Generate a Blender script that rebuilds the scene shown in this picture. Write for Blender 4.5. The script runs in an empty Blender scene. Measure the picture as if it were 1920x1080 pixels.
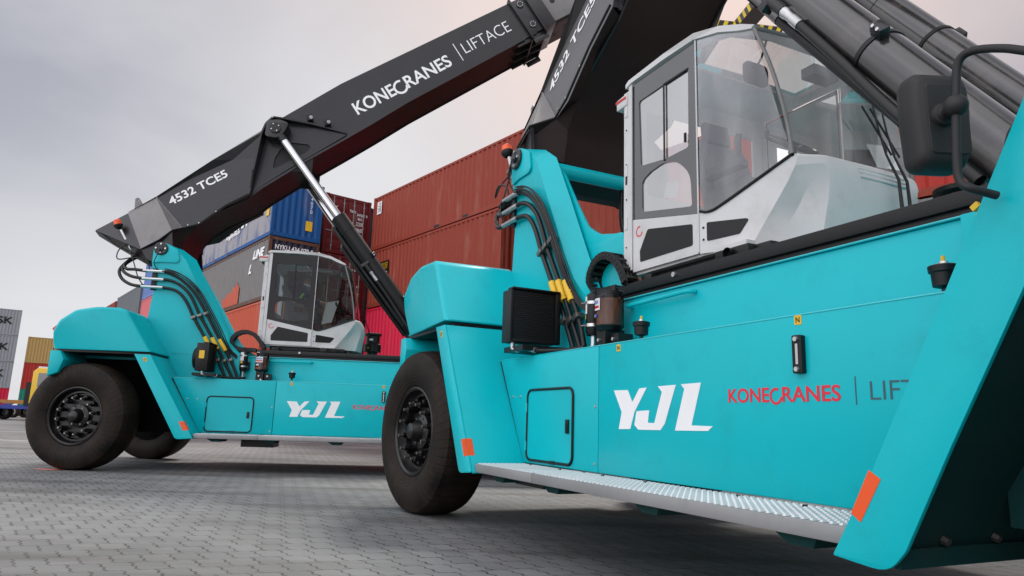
import bpy, bmesh, math, random
from mathutils import Vector, Matrix
from mathutils.geometry import tessellate_polygon
random.seed(7)
PI = math.pi
SC = bpy.context.scene
COL = SC.collection

# ------------------------------------------------------------------ camera, sky, sun, exposure
F_PX, PITCH, ROLL, CAM_H = 1305.83, 0.19157, 0.033005, 0.8912
cd = bpy.data.cameras.new('camera'); cam = bpy.data.objects.new('camera', cd); COL.objects.link(cam)
cp, sp, cr, sr = math.cos(PITCH), math.sin(PITCH), math.cos(ROLL), math.sin(ROLL)
_f = Vector((0, cp, sp)); _u = Vector((0, -sp, cp)); _r = Vector((1, 0, 0))
_rt = cr*_r + sr*_u; _up = -sr*_r + cr*_u
cam.matrix_world = Matrix(((_rt.x, _up.x, -_f.x, 0), (_rt.y, _up.y, -_f.y, 0), (_rt.z, _up.z, -_f.z, CAM_H), (0, 0, 0, 1)))
cd.sensor_width = 36; cd.lens = F_PX/1920*36; cd.clip_start = 0.05; cd.clip_end = 3000
SC.camera = cam
SC.render.resolution_x, SC.render.resolution_y = 1024, 576
SC.view_settings.view_transform = 'Standard'; SC.view_settings.look = 'None'
SC.view_settings.exposure = 0.12; SC.view_settings.gamma = 1.0

SUN_EL, SUN_AZ = math.radians(56), math.radians(14)     # azimuth measured from +Y towards +X
W = bpy.data.worlds.new('World'); SC.world = W; W.use_nodes = True
nt = W.node_tree; N = nt.nodes; L = nt.links
for n in list(N): N.remove(n)
out = N.new('ShaderNodeOutputWorld')
sky = N.new('ShaderNodeTexSky'); sky.sky_type = 'NISHITA'; sky.sun_disc = False
sky.sun_elevation = SUN_EL; sky.sun_rotation = SUN_AZ
bg1 = N.new('ShaderNodeBackground'); bg1.inputs[1].default_value = 0.06; L.new(sky.outputs[0], bg1.inputs[0])
tc = N.new('ShaderNodeTexCoord')
def wmath(op, a, b=None, c=None):
    n = N.new('ShaderNodeMath'); n.operation = op
    for i, v in enumerate((a, b, c)):
        if v is None: continue
        if isinstance(v, (int, float)): n.inputs[i].default_value = v
        else: L.new(v, n.inputs[i])
    return n.outputs[0]
sepw = N.new('ShaderNodeSeparateXYZ'); L.new(tc.outputs['Generated'], sepw.inputs[0])
# cloud deck: direction projected on a high flat layer so the cloud streaks flatten toward the horizon
zz = wmath('MAXIMUM', sepw.outputs[2], 0.0); zz = wmath('ADD', zz, 0.22)
cx = wmath('DIVIDE', sepw.outputs[0], zz); cy = wmath('DIVIDE', sepw.outputs[1], zz)
comb = N.new('ShaderNodeCombineXYZ'); L.new(cx, comb.inputs[0]); L.new(cy, comb.inputs[1])
nz = N.new('ShaderNodeTexNoise'); nz.inputs['Scale'].default_value = 1.1; nz.inputs['Detail'].default_value = 7; nz.inputs['Roughness'].default_value = 0.5
nz.inputs['Distortion'].default_value = 0.6; L.new(comb.outputs[0], nz.inputs['Vector'])
ramp = N.new('ShaderNodeValToRGB'); L.new(nz.outputs[0], ramp.inputs[0])
e = ramp.color_ramp.elements
e[0].position = 0.38; e[0].color = (0.39, 0.395, 0.455, 1)
e[1].position = 0.64; e[1].color = (0.84, 0.83, 0.84, 1)
m = e.new(0.52); m.color = (0.64, 0.635, 0.67, 1)
# paler toward the horizon
hz = wmath('MULTIPLY', sepw.outputs[2], 3.2); hz = wmath('MINIMUM', hz, 1.0); hz = wmath('SUBTRACT', 1.0, hz); hz = wmath('MAXIMUM', hz, 0.0)
mixh = N.new('ShaderNodeMixRGB'); L.new(wmath('MULTIPLY', hz, 0.75), mixh.inputs[0]); L.new(ramp.outputs[0], mixh.inputs[1]); mixh.inputs[2].default_value = (0.83, 0.83, 0.86, 1)
# warm thin spot in the overcast high above the yard
def spot(px, py, pw):
    d = (_f + _rt*(px-960)/F_PX + _up*(540-py)/F_PX).normalized()
    vm = N.new('ShaderNodeVectorMath'); vm.operation = 'DOT_PRODUCT'; L.new(tc.outputs['Generated'], vm.inputs[0]); vm.inputs[1].default_value = d
    return wmath('POWER', wmath('MAXIMUM', vm.outputs[1] if len(vm.outputs) > 1 else vm.outputs[0], 0.0), pw)
mixw = N.new('ShaderNodeMixRGB'); L.new(wmath('MULTIPLY', spot(1180, -100, 11), 1.0), mixw.inputs[0]); L.new(mixh.outputs[0], mixw.inputs[1]); mixw.inputs[2].default_value = (1.0, 0.78, 0.69, 1)
mixb = N.new('ShaderNodeMixRGB'); L.new(wmath('MULTIPLY', spot(-100, 60, 9), 0.55), mixb.inputs[0]); L.new(mixw.outputs[0], mixb.inputs[1]); mixb.inputs[2].default_value = (0.40, 0.42, 0.49, 1)
mixs = N.new('ShaderNodeMixRGB'); L.new(wmath('MULTIPLY', spot(640, 330, 40), 0.8), mixs.inputs[0]); L.new(mixb.outputs[0], mixs.inputs[1]); mixs.inputs[2].default_value = (0.83, 0.84, 0.86, 1)
mixl = N.new('ShaderNodeMixRGB'); L.new(wmath('MULTIPLY', spot(120, 600, 70), 0.75), mixl.inputs[0]); L.new(mixs.outputs[0], mixl.inputs[1]); mixl.inputs[2].default_value = (0.86, 0.86, 0.88, 1)
bg2 = N.new('ShaderNodeBackground'); L.new(mixl.outputs[0], bg2.inputs[0]); 
# fill glow added to the unseen sky behind the camera, brightening camera-facing sides
vmb = N.new('ShaderNodeVectorMath'); vmb.operation = 'DOT_PRODUCT'; L.new(tc.outputs['Generated'], vmb.inputs[0]); vmb.inputs[1].default_value = Vector((-.62, -.66, .55)).normalized()
back = wmath('POWER', wmath('MAXIMUM', vmb.outputs[1], 0.0), 2.2)
L.new(wmath('MULTIPLY_ADD', back, 2.6, 0.93), bg2.inputs[1])
ms = N.new('ShaderNodeMixShader'); ms.inputs[0].default_value = 0.93
L.new(bg1.outputs[0], ms.inputs[1]); L.new(bg2.outputs[0], ms.inputs[2]); L.new(ms.outputs[0], out.inputs[0])

sd = bpy.data.lights.new('sun', 'SUN'); sd.energy = 2.5; sd.angle = math.radians(12); sd.color = (1.0, 0.95, 0.88)
so = bpy.data.objects.new('sun', sd); COL.objects.link(so)
sdir = Vector((math.sin(SUN_AZ)*math.cos(SUN_EL), math.cos(SUN_AZ)*math.cos(SUN_EL), math.sin(SUN_EL)))
so.rotation_euler = sdir.to_track_quat('Z', 'Y').to_euler(); so.location = (0, 0, 30)

# ------------------------------------------------------------------ materials
MATS = {}
class NT:
    def __init__(s, name):
        s.m = bpy.data.materials.new(name); s.m.use_nodes = True; s.t = s.m.node_tree
        s.b = s.t.nodes['Principled BSDF']; s.o = s.t.nodes['Material Output']
    def n(s, k, **kw):
        x = s.t.nodes.new(k)
        for a, v in kw.items(): setattr(x, a, v)
        return x
    def l(s, a, b): s.t.links.new(a, b)
    def math(s, op, a, b=None, c=None):
        n = s.n('ShaderNodeMath', operation=op)
        for i, v in enumerate((a, b, c)):
            if v is None: continue
            if isinstance(v, (int, float)): n.inputs[i].default_value = v
            else: s.l(v, n.inputs[i])
        return n.outputs[0]
def mat(name, col, rough=0.5, metal=0.0, coat=0.0, var=0.12, vscale=1.5, dirt=None, dirt_amt=0.35, dirt_scale=3.0, bump=0.0, bscale=120.0, spec=0.5, stretch=None):
    a = NT(name); b = a.b
    b.inputs['Roughness'].default_value = rough; b.inputs['Metallic'].default_value = metal
    b.inputs['Coat Weight'].default_value = coat; b.inputs['Coat Roughness'].default_value = 0.12
    b.inputs['Specular IOR Level'].default_value = spec
    tcn = a.n('ShaderNodeTexCoord'); mp = a.n('ShaderNodeMapping'); a.l(tcn.outputs['Object'], mp.inputs[0])
    if stretch: mp.inputs['Scale'].default_value = stretch
    nz = a.n('ShaderNodeTexNoise'); nz.inputs['Scale'].default_value = vscale; nz.inputs['Detail'].default_value = 8; a.l(mp.outputs[0], nz.inputs['Vector'])
    r = a.n('ShaderNodeValToRGB'); r.color_ramp.elements[0].position = 0.3; r.color_ramp.elements[1].position = 0.7
    r.color_ramp.elements[0].color = tuple(c*(1-var) for c in col)+(1,); r.color_ramp.elements[1].color = tuple(min(1, c*(1+var)) for c in col)+(1,)
    a.l(nz.outputs[0], r.inputs[0]); cur = r.outputs[0]
    if dirt:
        n2 = a.n('ShaderNodeTexNoise'); n2.inputs['Scale'].default_value = dirt_scale; n2.inputs['Detail'].default_value = 10; n2.inputs['Roughness'].default_value = 0.68; a.l(mp.outputs[0], n2.inputs['Vector'])
        r2 = a.n('ShaderNodeValToRGB'); r2.color_ramp.elements[0].position = 0.52; r2.color_ramp.elements[1].position = 0.72
        r2.color_ramp.elements[0].color = (0, 0, 0, 1); r2.color_ramp.elements[1].color = (dirt_amt,)*3+(1,); a.l(n2.outputs[0], r2.inputs[0])
        mx = a.n('ShaderNodeMixRGB'); a.l(r2.outputs[0], mx.inputs[0]); a.l(cur, mx.inputs[1]); mx.inputs[2].default_value = tuple(dirt)+(1,); cur = mx.outputs[0]
        rr = a.math('MULTIPLY_ADD', r2.outputs[0], 0.5, rough); a.l(rr, b.inputs['Roughness'])
    a.l(cur, b.inputs['Base Color'])
    if bump:
        n3 = a.n('ShaderNodeTexNoise'); n3.inputs['Scale'].default_value = bscale; n3.inputs['Detail'].default_value = 3; a.l(tcn.outputs['Object'], n3.inputs['Vector'])
        bp = a.n('ShaderNodeBump'); bp.inputs['Strength'].default_value = bump; bp.inputs['Distance'].default_value = 0.004; a.l(n3.outputs[0], bp.inputs['Height']); a.l(bp.outputs[0], b.inputs['Normal'])
    MATS[name] = a.m; return a.m
mat('teal', (0.0008, 0.48, 0.535), 0.30, spec=0.30, var=0.04, vscale=0.9, dirt=(0.01, 0.26, 0.29), dirt_amt=0.22, dirt_scale=5, bump=0.12, bscale=260)
mat('teal_gloss', (0.0015, 0.50, 0.55), 0.16, coat=1.0, var=0.03)
mat('arch_black', (0.006, 0.006, 0.006), 0.9, spec=.05)
mat('teal_shaded', (0.006, 0.045, 0.045), 0.8, spec=0.2, var=0.3, dirt=(0.03, 0.03, 0.028), dirt_amt=.5)  # teal with wheel-arch and under-step shade put into its colour
mat('bolt', (0.20, 0.19, 0.18), 0.35, metal=0.8, var=0.2)
mat('boom', (0.010, 0.010, 0.012), 0.38, spec=.4, coat=0.3, var=0.15, dirt=(0.05, 0.046, 0.042), dirt_amt=0.22, bump=0.15, bscale=220)
mat('boom_sheen_tint', (0.085, 0.081, 0.078), 0.40, coat=0.4, var=0.12, dirt=(0.04, 0.036, 0.033), dirt_amt=0.4, dirt_scale=2.5, bump=0.12)  # lighter boom paint, sky sheen on the near panel put into the colour
mat('boom_gray', (0.20, 0.19, 0.185), 0.45, var=0.12, dirt=(0.10, 0.09, 0.08), dirt_amt=0.4, bump=0.1)
mat('underside', (0.018, 0.0065, 0.006), 0.45, spec=.3, var=0.2, dirt=(0.03, 0.02, 0.018), dirt_amt=0.5, bump=0.1)
mat('black', (0.006, 0.006, 0.0065), 0.42, spec=.35, var=0.25, dirt=(0.03, 0.028, 0.026), dirt_amt=0.25, bump=0.15)
mat('plastic', (0.013, 0.0125, 0.0125), 0.55, var=0.1, bump=0.35, bscale=500)
mat('rubber_hose', (0.006, 0.006, 0.006), 0.36, spec=.4, var=0.3)
mat('rim', (0.006, 0.006, 0.0065), 0.30, spec=.45, var=0.3, dirt=(0.06, 0.045, 0.03), dirt_amt=0.35, dirt_scale=8)
mat('white', (0.62, 0.615, 0.61), 0.42, spec=.3, var=0.05, dirt=(0.33, 0.31, 0.28), dirt_amt=0.3, dirt_scale=4)
mat('lettering', (0.90, 0.90, 0.90), 0.5, var=0.03)
mat('step_rib', (0.72, 0.73, 0.73), 0.45, metal=.2)
mat('lettering_red', (0.72, 0.02, 0.05), 0.5, var=0.03)
mat('lettering_gray', (0.045, 0.10, 0.12), 0.5, var=0.03)
mat('steel', (0.55, 0.55, 0.55), 0.30, metal=0.9, var=0.15)
mat('chrome', (0.72, 0.73, 0.74), 0.12, metal=1.0, var=0.06)
mat('barrel', (0.020, 0.017, 0.016), 0.27, coat=1.0, spec=.5, metal=0.1, var=0.3, vscale=2.2, dirt=(0.16, 0.13, 0.11), dirt_amt=0.4, dirt_scale=2.2, bump=0.1, bscale=60)
mat('galvanised', (0.30, 0.30, 0.30), 0.5, metal=0.3, var=0.12, dirt=(0.26, 0.27, 0.26), dirt_amt=0.5, dirt_scale=5)
mat('orange', (0.85, 0.10, 0.015), 0.35, var=0.05)
mat('yellow', (0.80, 0.48, 0.02), 0.45, var=0.08)
mat('red', (0.55, 0.01, 0.01), 0.3, var=0.05)
mat('seat', (0.10, 0.10, 0.11), 0.8, var=0.2)
mat('grease', (0.14, 0.045, 0.018), 0.35, var=0.4, vscale=9, spec=.3)
mat('skin', (0.35, 0.18, 0.12), 0.6)
mat('jacket', (0.035, 0.05, 0.11), 0.8)
mat('trousers', (0.20, 0.14, 0.08), 0.9)
mat('hivis', (0.35, 0.85, 0.05), 0.6)
mat('cap', (0.02, 0.02, 0.03), 0.8)
mat('paper', (0.75, 0.76, 0.76), 0.6)
mat('truck_yellow', (0.82, 0.50, 0.03), 0.4, var=0.05)
mat('truck_blue', (0.02, 0.04, 0.28), 0.5)
mat('chassis_orange', (0.42, 0.18, 0.03), 0.6, dirt=(0.1, 0.05, 0.03))
mat('hazard_yellow', (0.85, 0.62, 0.02), 0.5)
mat('blue_label', (0.02, 0.06, 0.45), 0.5)
mat('cooler_core', (0.010, 0.010, 0.010), 0.6)
def glass(name, tint, base, gloss=0.02, haze=0.0):
    a = NT(name)
    tr = a.n('ShaderNodeBsdfTransparent'); tr.inputs[0].default_value = tuple(tint)+(1,)
    gl = a.n('ShaderNodeBsdfGlossy'); gl.inputs['Roughness'].default_value = gloss; gl.inputs[0].default_value = (0.95, 0.95, 0.95, 1)
    fr = a.n('ShaderNodeFresnel'); fr.inputs[0].default_value = 1.38
    m1 = a.n('ShaderNodeMixShader'); a.l(a.math('ADD', fr.outputs[0], base), m1.inputs[0]); a.l(tr.outputs[0], m1.inputs[1]); a.l(gl.outputs[0], m1.inputs[2])
    m1.inputs[0].links[0].from_node.use_clamp = True; cur = m1.outputs[0]
    if haze:
        df = a.n('ShaderNodeBsdfDiffuse'); df.inputs[0].default_value = (0.75, 0.74, 0.73, 1)
        tcn = a.n('ShaderNodeTexCoord'); mp = a.n('ShaderNodeMapping'); mp.inputs['Scale'].default_value = (3, 3, .6); a.l(tcn.outputs['Object'], mp.inputs[0])
        nz = a.n('ShaderNodeTexNoise'); nz.inputs['Scale'].default_value = 2.2; nz.inputs['Detail'].default_value = 8; a.l(mp.outputs[0], nz.inputs['Vector'])
        fac = a.math('MULTIPLY', a.math('POWER', nz.outputs[0], 2.0), haze*3)
        m2 = a.n('ShaderNodeMixShader'); a.l(fac, m2.inputs[0]); a.l(cur, m2.inputs[1]); a.l(df.outputs[0], m2.inputs[2]); cur = m2.outputs[0]
    a.l(cur, a.o.inputs[0]); MATS[name] = a.m
glass('glass', (0.965, 0.97, 0.97), 0.04, haze=0.16)
glass('glass_dark', (0.50, 0.53, 0.53), 0.0, haze=0.0)
glass('glass_clear', (0.93, 0.93, 0.93), -0.5, haze=0.03)
glass('glass_door', (0.75, 0.77, 0.77), 0.50, haze=0.08)
mat('band_dark', (0.006, 0.006, 0.0065), 0.15, spec=.3)
glass('lens_glass', (0.95, 0.93, 0.9), 0.0)
# black ceramic band printed round the door glass
mat('glass_band', (0.02, 0.02, 0.021), 0.06, var=0.1, coat=1.0, spec=1.0)

def tyre_mat():
    a = NT('tyre'); b = a.b
    tcn = a.n('ShaderNodeTexCoord'); s = a.n('ShaderNodeSeparateXYZ'); a.l(tcn.outputs['Object'], s.inputs[0])
    nz = a.n('ShaderNodeTexNoise'); nz.inputs['Scale'].default_value = 3; nz.inputs['Detail'].default_value = 9; nz.inputs['Roughness'].default_value = .65; a.l(tcn.outputs['Object'], nz.inputs['Vector'])
    ang = a.math('ARCTAN2', s.outputs[0], s.outputs[2])
    rad = a.math('SQRT', a.math('ADD', a.math('POWER', s.outputs[0], 2.0), a.math('POWER', s.outputs[2], 2.0)))
    angd = a.math('ADD', ang, a.math('MULTIPLY', nz.outputs[0], 0.10))
    spir = a.math('ADD', a.math('MULTIPLY', angd, 58/(2*PI)), a.math('MULTIPLY', rad, 3.2))
    fr = a.math('FRACT', spir); line = a.math('LESS_THAN', fr, 0.10)
    ring = a.math('GREATER_THAN', rad, 0.56); line = a.math('MULTIPLY', line, ring)
    r = a.n('ShaderNodeValToRGB'); r.color_ramp.elements[0].position = .32; r.color_ramp.elements[1].position = .72
    r.color_ramp.elements[0].color = (0.004, 0.0036, 0.0034, 1); r.color_ramp.elements[1].color = (0.032, 0.021, 0.014, 1); a.l(nz.outputs[0], r.inputs[0])
    mx = a.n('ShaderNodeMixRGB'); a.l(line, mx.inputs[0]); a.l(r.outputs[0], mx.inputs[1]); mx.inputs[2].default_value = (0.003, 0.003, 0.003, 1)
    a.l(mx.outputs[0], b.inputs['Base Color']); b.inputs['Roughness'].default_value = 0.6; b.inputs['Specular IOR Level'].default_value = .18
    rings = a.math('SINE', a.math('MULTIPLY', rad, 220.0))
    rings = a.math('MULTIPLY', rings, a.math('LESS_THAN', a.math('ABSOLUTE', a.math('SUBTRACT', rad, 0.50)), 0.05))
    h = a.math('SUBTRACT', a.math('MULTIPLY', rings, .3), line)
    n3 = a.n('ShaderNodeTexNoise'); n3.inputs['Scale'].default_value = 60; a.l(tcn.outputs['Object'], n3.inputs['Vector'])
    h = a.math('ADD', h, n3.outputs[0])
    bp = a.n('ShaderNodeBump'); bp.inputs['Strength'].default_value = .5; bp.inputs['Distance'].default_value = .006; a.l(h, bp.inputs['Height']); a.l(bp.outputs[0], b.inputs['Normal'])
    MATS['tyre'] = a.m
tyre_mat()

def paver_mat():
    a = NT('pavers'); b = a.b
    tcn = a.n('ShaderNodeTexCoord'); mp = a.n('ShaderNodeMapping'); mp.inputs['Rotation'].default_value = (0, 0, math.radians(-22)); a.l(tcn.outputs['Object'], mp.inputs[0])
    s = a.n('ShaderNodeSeparateXYZ'); a.l(mp.outputs[0], s.inputs[0])
    Y = s.outputs[1]; X = a.math('ADD', s.outputs[0], a.math('MULTIPLY', Y, 0.287))
    RL, CW = 0.235, 0.168
    nzw = a.n('ShaderNodeTexNoise'); nzw.inputs['Scale'].default_value = 4; a.l(tcn.outputs['Object'], nzw.inputs['Vector'])
    wob = a.math('MULTIPLY', a.math('SUBTRACT', nzw.outputs[0], .5), 0.02)
    row = a.math('DIVIDE', a.math('ADD', Y, wob), RL); rid = a.math('FLOOR', row); rf = a.math('FRACT', row)
    zig = a.math('PINGPONG', a.math('MULTIPLY', rf, 2.5), 0.5)
    zig = a.math('MULTIPLY', a.math('SUBTRACT', zig, 0.25), 0.040)
    par = a.math('MULTIPLY', a.math('MODULO', a.math('ABSOLUTE', rid), 2.0), 0.5)
    colc = a.math('ADD', a.math('DIVIDE', a.math('ADD', a.math('ADD', X, wob), zig), CW), par)
    cid = a.math('FLOOR', colc); cf = a.math('FRACT', colc)
    cdist = a.math('ABSOLUTE', a.math('SUBTRACT', cf, 0.5)); rdist = a.math('ABSOLUTE', a.math('SUBTRACT', rf, 0.5))
    cmb = a.n('ShaderNodeCombineXYZ'); a.l(cid, cmb.inputs[0]); a.l(rid, cmb.inputs[1])
    wn = a.n('ShaderNodeTexWhiteNoise'); wn.noise_dimensions = '2D'; a.l(cmb.outputs[0], wn.inputs['Vector'])
    jn = a.n('ShaderNodeTexNoise'); jn.inputs['Scale'].default_value = 7; jn.inputs['Detail'].default_value = 5; a.l(tcn.outputs['Object'], jn.inputs['Vector'])
    jw = a.math('MULTIPLY', a.math('SUBTRACT', jn.outputs[0], 0.18), 0.11)
    jr = a.math('MULTIPLY', a.math('SUBTRACT', jn.outputs[0], 0.38), 0.10)
    cj = a.math('GREATER_THAN', cdist, a.math('SUBTRACT', 0.5, jw)); rj = a.math('GREATER_THAN', rdist, a.math('SUBTRACT', 0.5, jr))
    j = a.math('MAXIMUM', cj, rj)
    big = a.n('ShaderNodeTexNoise'); big.inputs['Scale'].default_value = 0.35; big.inputs['Detail'].default_value = 7; a.l(tcn.outputs['Object'], big.inputs['Vector'])
    r = a.n('ShaderNodeValToRGB'); r.color_ramp.elements[0].position = .32; r.color_ramp.elements[1].position = .7
    r.color_ramp.elements[0].color = (0.145, 0.145, 0.143, 1); r.color_ramp.elements[1].color = (0.235, 0.238, 0.238, 1); a.l(big.outputs[0], r.inputs[0])
    fine = a.n('ShaderNodeTexNoise'); fine.inputs['Scale'].default_value = 160; fine.inputs['Detail'].default_value = 4; a.l(tcn.outputs['Object'], fine.inputs['Vector'])
    v = a.math('ADD', a.math('MULTIPLY', wn.outputs[0], 0.20), 0.86); v = a.math('MULTIPLY', v, a.math('MULTIPLY_ADD', fine.outputs[0], 0.7, 0.65))
    # thin dark stains, tyre scuffs stretched along one travel direction
    m2 = a.n('ShaderNodeMapping'); m2.inputs['Rotation'].default_value = (0, 0, .3); m2.inputs['Scale'].default_value = (.25, 1.6, 1); a.l(tcn.outputs['Object'], m2.inputs[0])
    st = a.n('ShaderNodeTexNoise'); st.inputs['Scale'].default_value = 1.1; st.inputs['Detail'].default_value = 8; a.l(m2.outputs[0], st.inputs['Vector'])
    sr_ = a.n('ShaderNodeValToRGB'); sr_.color_ramp.elements[0].position = .48; sr_.color_ramp.elements[1].position = .66; sr_.color_ramp.elements[0].color = (1, 1, 1, 1); sr_.color_ramp.elements[1].color = (.62, .60, .58, 1); a.l(st.outputs[0], sr_.inputs[0])
    mu = a.n('ShaderNodeMixRGB', blend_type='MULTIPLY'); mu.inputs[0].default_value = 1; a.l(r.outputs[0], mu.inputs[1])
    cc = a.n('ShaderNodeCombineXYZ')
    for i in range(3): a.l(v, cc.inputs[i])
    a.l(cc.outputs[0], mu.inputs[2])
    mu2 = a.n('ShaderNodeMixRGB', blend_type='MULTIPLY'); mu2.inputs[0].default_value = 1; a.l(mu.outputs[0], mu2.inputs[1]); a.l(sr_.outputs[0], mu2.inputs[2])
    mx = a.n('ShaderNodeMixRGB'); a.l(a.math('MULTIPLY', j, .95), mx.inputs[0]); a.l(mu2.outputs[0], mx.inputs[1]); mx.inputs[2].default_value = (0.04, 0.028, 0.024, 1)
    a.l(mx.outputs[0], b.inputs['Base Color']); b.inputs['Roughness'].default_value = 0.62
    h = a.math('ADD', a.math('MULTIPLY', j, -1.0), a.math('MULTIPLY', fine.outputs[0], .35)); h = a.math('ADD', h, a.math('MULTIPLY', wn.outputs[0], .25))
    bp = a.n('ShaderNodeBump'); bp.inputs['Strength'].default_value = .55; bp.inputs['Distance'].default_value = .006; a.l(h, bp.inputs['Height']); a.l(bp.outputs[0], b.inputs['Normal'])
    MATS['pavers'] = a.m
paver_mat()

def cont_mat(name, col, wear=(0.30, 0.27, 0.25), wear_amt=0.25, rust_amt=0.5, streak=1.0, pos=0.55):
    a = NT('container_'+name); b = a.b; b.inputs['Roughness'].default_value = .55; b.inputs['Specular IOR Level'].default_value = .22
    tcn = a.n('ShaderNodeTexCoord'); mp = a.n('ShaderNodeMapping'); mp.inputs['Scale'].default_value = (1.6, 1.6, .35); a.l(tcn.outputs['Object'], mp.inputs[0])
    n1 = a.n('ShaderNodeTexNoise'); n1.inputs['Scale'].default_value = 1.3*streak; n1.inputs['Detail'].default_value = 10; n1.inputs['Roughness'].default_value = .62; a.l(mp.outputs[0], n1.inputs['Vector'])
    r = a.n('ShaderNodeValToRGB'); r.color_ramp.elements[0].position = pos; r.color_ramp.elements[1].position = pos+.14
    r.color_ramp.elements[0].color = (0, 0, 0, 1); r.color_ramp.elements[1].color = (wear_amt,)*3+(1,); a.l(n1.outputs[0], r.inputs[0])
    mx = a.n('ShaderNodeMixRGB'); a.l(r.outputs[0], mx.inputs[0]); mx.inputs[1].default_value = tuple(col)+(1,); mx.inputs[2].default_value = tuple(wear)+(1,)
    n2 = a.n('ShaderNodeTexNoise'); n2.inputs['Scale'].default_value = 3.1; n2.inputs['Detail'].default_value = 12; n2.inputs['Roughness'].default_value = .75; a.l(mp.outputs[0], n2.inputs['Vector'])
    r2 = a.n('ShaderNodeValToRGB'); r2.color_ramp.elements[0].position = .60; r2.color_ramp.elements[1].position = .68; r2.color_ramp.elements[0].color = (0, 0, 0, 1); r2.color_ramp.elements[1].color = (rust_amt,)*3+(1,); a.l(n2.outputs[0], r2.inputs[0])
    m2 = a.n('ShaderNodeMixRGB'); a.l(r2.outputs[0], m2.inputs[0]); a.l(mx.outputs[0], m2.inputs[1]); m2.inputs[2].default_value = (0.11, 0.035, 0.015, 1)
    a.l(m2.outputs[0], b.inputs['Base Color']); MATS['c_'+name] = a.m
for nm, c, kw in [('rust', (0.27, 0.043, 0.024), dict(wear=(0.36, 0.16, 0.12), wear_amt=.45, rust_amt=.6)), ('maroon', (0.13, 0.012, 0.014), {}), ('blue', (0.010, 0.085, 0.27), {}), ('navy', (0.020, 0.022, 0.045), dict(wear_amt=.4)),
                  ('weathered', (0.34, 0.33, 0.35), dict(wear=(0.05, 0.09, 0.26), wear_amt=.75, pos=.50)), ('greybrown', (0.20, 0.19, 0.185), dict(wear=(0.17, 0.12, 0.10), wear_amt=.6)),
                  ('salmon', (0.50, 0.090, 0.045), {}), ('pink', (0.62, 0.015, 0.055), dict(wear_amt=.1, rust_amt=.1)), ('pale_pink', (0.62, 0.16, 0.17), {}), ('gray', (0.30, 0.315, 0.34), {}), ('darkgray', (0.14, 0.15, 0.165), {}),
                  ('paleblue', (0.13, 0.21, 0.46), {}), ('yellow', (0.46, 0.30, 0.11), {}), ('red', (0.42, 0.035, 0.025), {}), ('green', (0.02, 0.24, 0.17), {}), ('orange', (0.66, 0.075, 0.02), dict(rust_amt=.2)), ('brown', (0.12, 0.055, 0.035), {})]:
    cont_mat(nm, c, **kw)

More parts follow.
